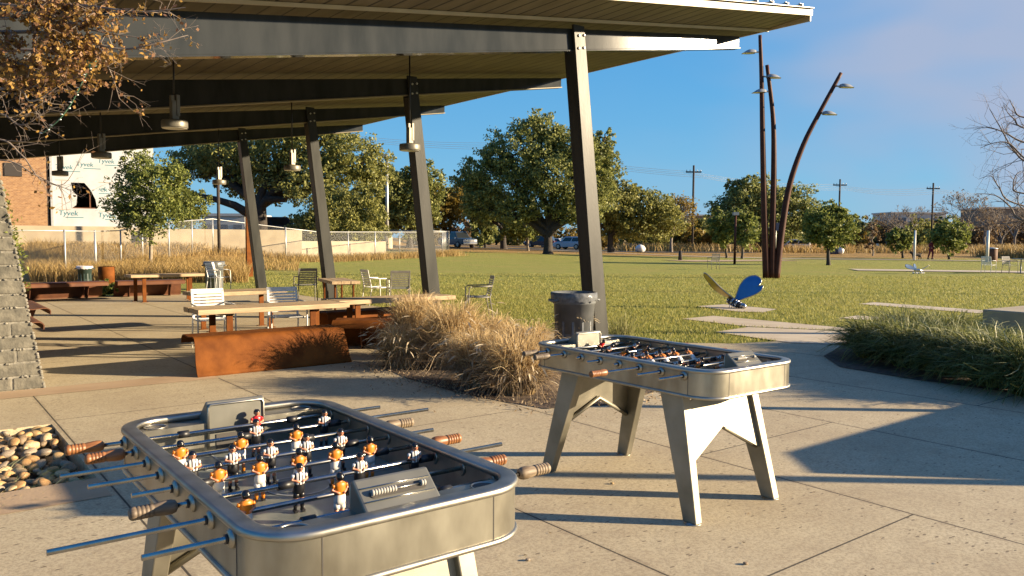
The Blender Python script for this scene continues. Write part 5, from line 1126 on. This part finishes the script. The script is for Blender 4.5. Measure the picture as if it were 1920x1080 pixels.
# tall golden meadow grass behind and before the fence
def meadow(n, f, h0, h1, w, seed):
    rg = np.random.default_rng(seed); x, y = f(rg, n); z = gzv(x, y); h = rg.uniform(h0, h1, len(x)); an = rg.uniform(0, 6.28, len(x)); t = np.linspace(0, 1, 4)[None]
    b = (h * rg.uniform(.1, .6, len(x)))[:, None] * t ** 2
    P = np.stack([x[:, None] + np.cos(an)[:, None] * b, y[:, None] + np.sin(an)[:, None] * b, z[:, None] + h[:, None] * t * (1 - .15 * t)], 2)
    return P, w * np.array([1, .9, .7, .3])[None] * np.ones((len(x), 1))
def fA(rg, n): y = rg.uniform(28, 38, n); return (rg.uniform(55, 465, n) - 960) / FPX * y, y
def fB(rg, n):
    t = rg.uniform(0, 1, n); x = -13 + 8.5 * t + rg.normal(0, .6, n); y = 46 + 16.5 * t + rg.normal(0, .8, n); return x, y
def fC(rg, n): y = rg.uniform(38, 50, n); return (rg.uniform(40, 560, n) - 960) / FPX * y, y
P1, w1 = meadow(26000, fA, .35, .85, .016, 1); P2, w2 = meadow(7000, fB, .2, .6, .022, 2); P3, w3 = meadow(9000, fC, .15, .45, .022, 3)
struct(ribbons('meadow_grass', np.concatenate([P1, P2, P3]), np.concatenate([w1, w2, w3]), gold_b), 'stuff')
def fD(rg, n): y = rg.uniform(100, 112, n); return rg.uniform(14, 78, n), y
def fE(rg, n): y = rg.uniform(74, 84, n); return rg.uniform(48, 66, n), y
P4, w4 = meadow(5000, fD, .6, 1.5, .07, 4); P5, w5 = meadow(7000, fE, .6, 1.7, .06, 6)
struct(ribbons('dry_grass', np.concatenate([P4, P5]), np.concatenate([w4, w5]), gold_b), 'stuff')
# ------------------------------------------------------------------ river stones
rk = random.Random(8); rock_ms = [mat('stone_' + nm, a, b_, scale=7, rough=.6, bump=.25, bscale=30) for nm, a, b_ in (('tan', (.36, .25, .13), (.50, .38, .22)), ('rust', (.30, .16, .06), (.42, .26, .11)), ('ochre', (.30, .19, .075), (.42, .29, .14)), ('brown', (.14, .095, .055), (.24, .17, .10)), ('taupe', (.20, .155, .105), (.31, .25, .18)))]
rock_me = []
for v in range(10):
    bm = bmesh.new(); bmesh.ops.create_icosphere(bm, subdivisions=3, radius=1); s3 = (rk.uniform(.8, 1.15), rk.uniform(.6, .85), rk.uniform(.42, .62)); ph = [rk.uniform(0, 6) for _ in range(6)]
    for q in bm.verts:
        c = q.co; k = 1 + .10 * math.sin(2.1 * c.x + ph[0]) * math.cos(1.7 * c.y + ph[1]) + .07 * math.sin(3.3 * c.z + ph[2] + 2 * c.x); q.co = Vector((c.x * s3[0] * k, c.y * s3[1] * k, c.z * s3[2] * k))
    me = bpy.data.meshes.new('river_stone'); bm.to_mesh(me); bm.free(); me.polygons.foreach_set('use_smooth', [True] * len(me.polygons)); me.materials.append(rock_ms[v % 5]); rock_me.append(me)
cnt = 0; placed = []
while cnt < 290:
    lay = 0 if cnt < 150 else 1
    X, Y, r = rk.uniform(.12, .985), rk.uniform(5.90, 7.76), rk.uniform(.036, .068)
    if rk.random() < .9 and any((X - a) ** 2 + (Y - b) ** 2 < ((r + c) * (.62 if lay == 0 else .66)) ** 2 for a, b, c, l in placed if l == lay): continue
    placed.append((X, Y, r, lay)); o = bpy.data.objects.new('river_stone', rock_me[rk.randrange(10)]); COL.objects.link(o)
    o.location = gw(X, Y, -.085 + lay * .055 + rk.uniform(-.01, .02)); o.rotation_euler = (rk.uniform(-.45, .45), rk.uniform(-.45, .45), rk.uniform(0, 6.3)); o.scale = (r, r, r)
    tag(o, 'rounded river stone in the gravel bed left of the nearest foosball table', 'stone', 'river stones in the gravel bed'); cnt += 1
P, wd = blades(260, (0, 0), .5, .10, .3, .6, np.random.default_rng(77), 4, .006); P[:, :, 2] -= .06
o = ribbons('dry_grass_tuft', P, wd, pale_b); o.location = gw(.42, 5.98); tag(o, 'flattened pale dry grass tuft at the front of the gravel bed', 'grass tuft')
# ------------------------------------------------------------------ near branches
def spline(pts, k=6):
    P = [Vector(p) for p in pts]; Q = []
    for i in range(len(P) - 1):
        a, b, c, d = P[max(i - 1, 0)], P[i], P[i + 1], P[min(i + 2, len(P) - 1)]
        for q in range(k): t = q / k; Q.append(.5 * ((2 * b) + (c - a) * t + (2 * a - 5 * b + 4 * c - d) * t * t + (3 * b - a - 3 * c + d) * t ** 3))
    return Q + [P[-1]]
def near_tree(name, label, base, crotch, limbs, m, seed, ntw, tl, rr, leaf=None):
    rnd = random.Random(seed); root = thing(name, label, 'tree', base, 0); B = Vector(base); mb = MB(); tips = []; segs = []
    mb.tube([(0, 0, -.1), (.03, 0, .8), Vector(crotch) - B], [rr * 5, rr * 4.2, rr * 3.2], 10)
    for L_ in limbs:
        d0 = L_[0]; pts = [Vector(crotch)] + [at(px, py, d0 + dd) for px, py, dd in L_[1]]; Q = spline(pts); n = len(Q)
        rad = [rr * L_[2] * (1 - .86 * i / (n - 1)) for i in range(n)]; mb.tube([q - B for q in Q], rad, 6, cap=False)
        for q in range(int(ntw * L_[3])):
            i = rnd.randrange(n // 4, n); o = Q[i]; d = (Q[min(i + 1, n - 1)] - Q[max(i - 1, 0)]).normalized()
            d = (d * .7 + Vector((rnd.gauss(0, .6), rnd.gauss(0, .5), rnd.gauss(-.05, .6)))).normalized(); l = tl * rnd.uniform(.35, 1.2)
            bend = Vector((rnd.gauss(0, .25), rnd.gauss(0, .25), rnd.gauss(0, .3))); p1 = o + d * l * .5; p2 = o + (d + bend).normalized() * l
            r1 = max(.0016, rad[i] * .42); mb.tube([o - B, p1 - B, p2 - B], [r1, r1 * .75, r1 * .4], 4, cap=False); segs += [(o, p1), (p1, p2)]
            for w in range(3):
                s = p1.lerp(p2, rnd.random()); e = s + (d * .6 + Vector((rnd.gauss(0, .7), rnd.gauss(0, .6), rnd.gauss(0, .7)))).normalized() * l * rnd.uniform(.2, .5)
                mb.tube([s - B, s.lerp(e, .5) - B + Vector((0, 0, rnd.gauss(0, .008))), e - B], [r1 * .5, r1 * .4, r1 * .25], 3, cap=False); segs.append((s, e))
    mb.build('trunk', m, root)
    if leaf: leaf(root, B, segs, rnd)
    return root
def orange_leaves(root, B, segs, rnd):
    rg = np.random.default_rng(9); C = {0: [], 1: []}
    for a, b in segs:
        m = a.lerp(b, .5); px = 960 + FPX * m.x / m.y; py = 443 - FPX * (m.z - EYE) / m.y
        dens = 1.0 if (px < 215 and py < 175) else .55 if (px < 290 and py < 120) else .10 if py < 230 else .04
        for k in range(9):
            if rnd.random() < dens:
                p = a.lerp(b, rnd.random()) - B + Vector((rnd.gauss(0, .012), rnd.gauss(0, .012), rnd.gauss(-.008, .012))); C[0 if rnd.random() < .62 else 1].append(tuple(p))
    for k, m in ((0, leafmat('autumn_leaf', (.17, .09, .025), (.46, .28, .07), .35)), (1, leafmat('brown_leaf', (.10, .05, .025), (.26, .14, .075), .2))):
        if C[k]: quads('crown' if k == 0 else 'withered_leaves', leaf_quads(np.array(C[k]), .0165, aspect=.72, rng=rg), m, root)
LL = [(5.3, [(-200, 20, .1), (40, 12, 0), (150, 10, -.2), (262, 22, -.3), (348, 14, -.3)], 1.0, 1.0), (5.1, [(-180, 90, .1), (30, 60, 0), (140, 72, 0), (225, 92, 0), (290, 82, 0), (352, 66, .1)], .9, 1.0), (5.5, [(-200, 130, 0), (20, 95, 0), (110, 100, 0), (180, 98, 0), (205, 130, 0), (224, 185, 0)], .9, 1.0), (5.2, [(-220, 190, 0), (10, 120, 0), (80, 140, 0), (140, 125, 0)], .8, 1.1), (5.0, [(-220, 240, 0), (10, 165, 0), (60, 190, 0), (125, 150, 0)], .8, 1.1), (5.6, [(-200, 300, 0), (-20, 215, 0), (40, 235, 0), (90, 205, 0)], .7, 1.2), (5.3, [(-200, 330, 0), (-20, 262, 0), (40, 290, 0), (75, 335, 0), (140, 358, 0)], .6, .9), (5.4, [(-150, 330, 0), (0, 300, 0), (70, 330, 0), (120, 345, 0), (158, 280, 0)], .45, .35), (5.2, [(-160, -30, 0), (20, -10, 0), (120, 40, 0), (190, 60, 0), (275, 72, 0)], .8, 1.1), (5.0, [(-160, 20, 0), (0, 35, 0), (70, 25, 0), (120, 60, 0)], .8, 1.2)]
near_tree('autumn_tree', 'tree with thinning orange brown leaves whose branches hang in at the upper left', gw(-.75, 7.3, -.1), gw(-.75, 7.3, 1.9), LL, twig_m, 4, 26, .26, .018, orange_leaves)
z4 = lambda *l: [(1600 + x / 3, 180 + y / 3, dd) for x, y, dd in l]
RL = [(13.5, z4((1300, 420, 0), (1000, 380, 0), (900, 300, 0), (820, 165, 0), (765, 70, 0)), .9, .6), (13.2, z4((1300, 500, 0), (1000, 375, 0), (880, 270, 0), (800, 262, 0), (715, 292, 0)), .8, .6), (13.6, z4((1200, 300, 0), (960, 260, 0), (850, 205, 0), (750, 175, 0), (675, 192, 0)), .8, .6), (13.4, z4((1300, 700, 0), (960, 700, 0), (880, 620, 0), (800, 560, 0), (690, 548, 0)), .9, .5), (13.7, z4((1250, 660, 0), (900, 600, 0), (820, 515, 0), (775, 450, 0), (705, 468, 0)), .7, .5), (13.3, z4((1250, 560, 0), (940, 545, 0), (900, 500, 0), (918, 440, 0), (950, 420, 0)), .7, .5), (13.6, z4((1250, 240, 0), (960, 180, 0), (905, 130, 0), (870, 95, 0), (850, 60, 0)), .7, .5), (13.4, z4((1250, 800, 0), (960, 640, 0), (925, 560, 0), (905, 480, 0)), .6, .5), (13.5, z4((1250, 100, 0), (960, 120, 0), (900, 60, 0), (880, 20, 0)), .8, .5)]
near_tree('bare_tree', 'bare tree whose fine branches reach in at the right edge', (11.6, 13.5, 0), (11.4, 13.5, 2.3), RL, twig_m, 6, 26, .5, .03)
# fairy-light cable hanging from the autumn tree
cab = mat('green_cable', (.05, .13, .08), rough=.5); bulb_m = mat('mini_bulb', (.70, .74, .74), rough=.2)
W_ = spline([at(170, 122, 5.15), at(155, 152, 5.15), at(135, 192, 5.15), at(110, 225, 5.15), at(80, 250, 5.2)])
sl_ = thing('string_light', 'green string of small white fairy lights dangling from the autumn branches', 'string light', W_[0], 0)
MB().tube([p - W_[0] for p in W_], .0035, 5).build('cable', cab, sl_)
for i in range(2, len(W_), 2):
    p = W_[i] - W_[0]; MB().tube([p, p + Vector((.018 * (1 if i % 4 else -1), -.004, .003))], [.003, .0035], 6).build('bulb', bulb_m, sl_)
MB().box((.008, 0, .01), (.05, .02, .04)).build('plug', mat('plug_green', (.05, .30, .20), rough=.4), sl_)
C = []; rv = random.Random(12)
for q in range(70):
    zz = rv.uniform(1.0, 2.1); p = gw(1.23 - .152 * zz + rv.uniform(0, .05), 9.72 + rv.uniform(-.03, .5), zz); C += [tuple(p + Vector((rv.gauss(0, .03), rv.gauss(0, .03), rv.gauss(0, .03)))) for _ in range(5)]
tag(quads('creeping_vine', leaf_quads(np.array(C), .022, rng=np.random.default_rng(4)), oak_g), 'small dark creeper leaves up the right edge of the stone pier', 'vine')
# ------------------------------------------------------------------ litter
rg = np.random.default_rng(21); n = 520; X = rg.uniform(-1, 9, n); Y = rg.uniform(1.6, 9, n); C = np.stack([X * math.cos(TH) - Y * math.sin(TH), X * math.sin(TH) + Y * math.cos(TH), np.full(n, .013)], 1)
Q = leaf_quads(C, .011, aspect=.45, rng=rg); Q[:, :, 2] = .009 + np.abs(Q[:, :, 2] - .013) * .5
struct(quads('leaf_litter', Q, leafmat('litter', (.06, .04, .02), (.30, .20, .10))), 'stuff')
rg = np.random.default_rng(22); b0 = np.array([(4.8, 8.6), (4.7, 7.6), (4.75, 6.8), (5.0, 5.9), (5.8, 5.75), (6.4, 5.9), (7.6, 6.8)]); k = rg.integers(0, 7, 1600); XY = b0[k] + rg.normal(0, .28, (1600, 2))
C = np.stack([XY[:, 0] * math.cos(TH) - XY[:, 1] * math.sin(TH), XY[:, 0] * math.sin(TH) + XY[:, 1] * math.cos(TH), rg.uniform(.015, .05, 1600)], 1)
struct(quads('bed_litter', leaf_quads(C, .02, aspect=.4, rng=rg), dead_b), 'stuff')
for (px, py), lb, m in (((990, 1049), 'pale pebble on the concrete right of the nearest table', rock_ms[4]), ((1398, 1056), 'dark crumpled leaf on the concrete at the lower right', rock_ms[3]), ((1148, 906), 'tiny grey pebble in a shadow stripe under the farther table', rock_ms[2])):
    o = bpy.data.objects.new('pebble', rock_me[0].copy()); o.data.materials[0] = m; COL.objects.link(o); o.location = gnd(px, py, .012) ; o.scale = (.014, .014, .016); tag(o, lb, 'pebble')
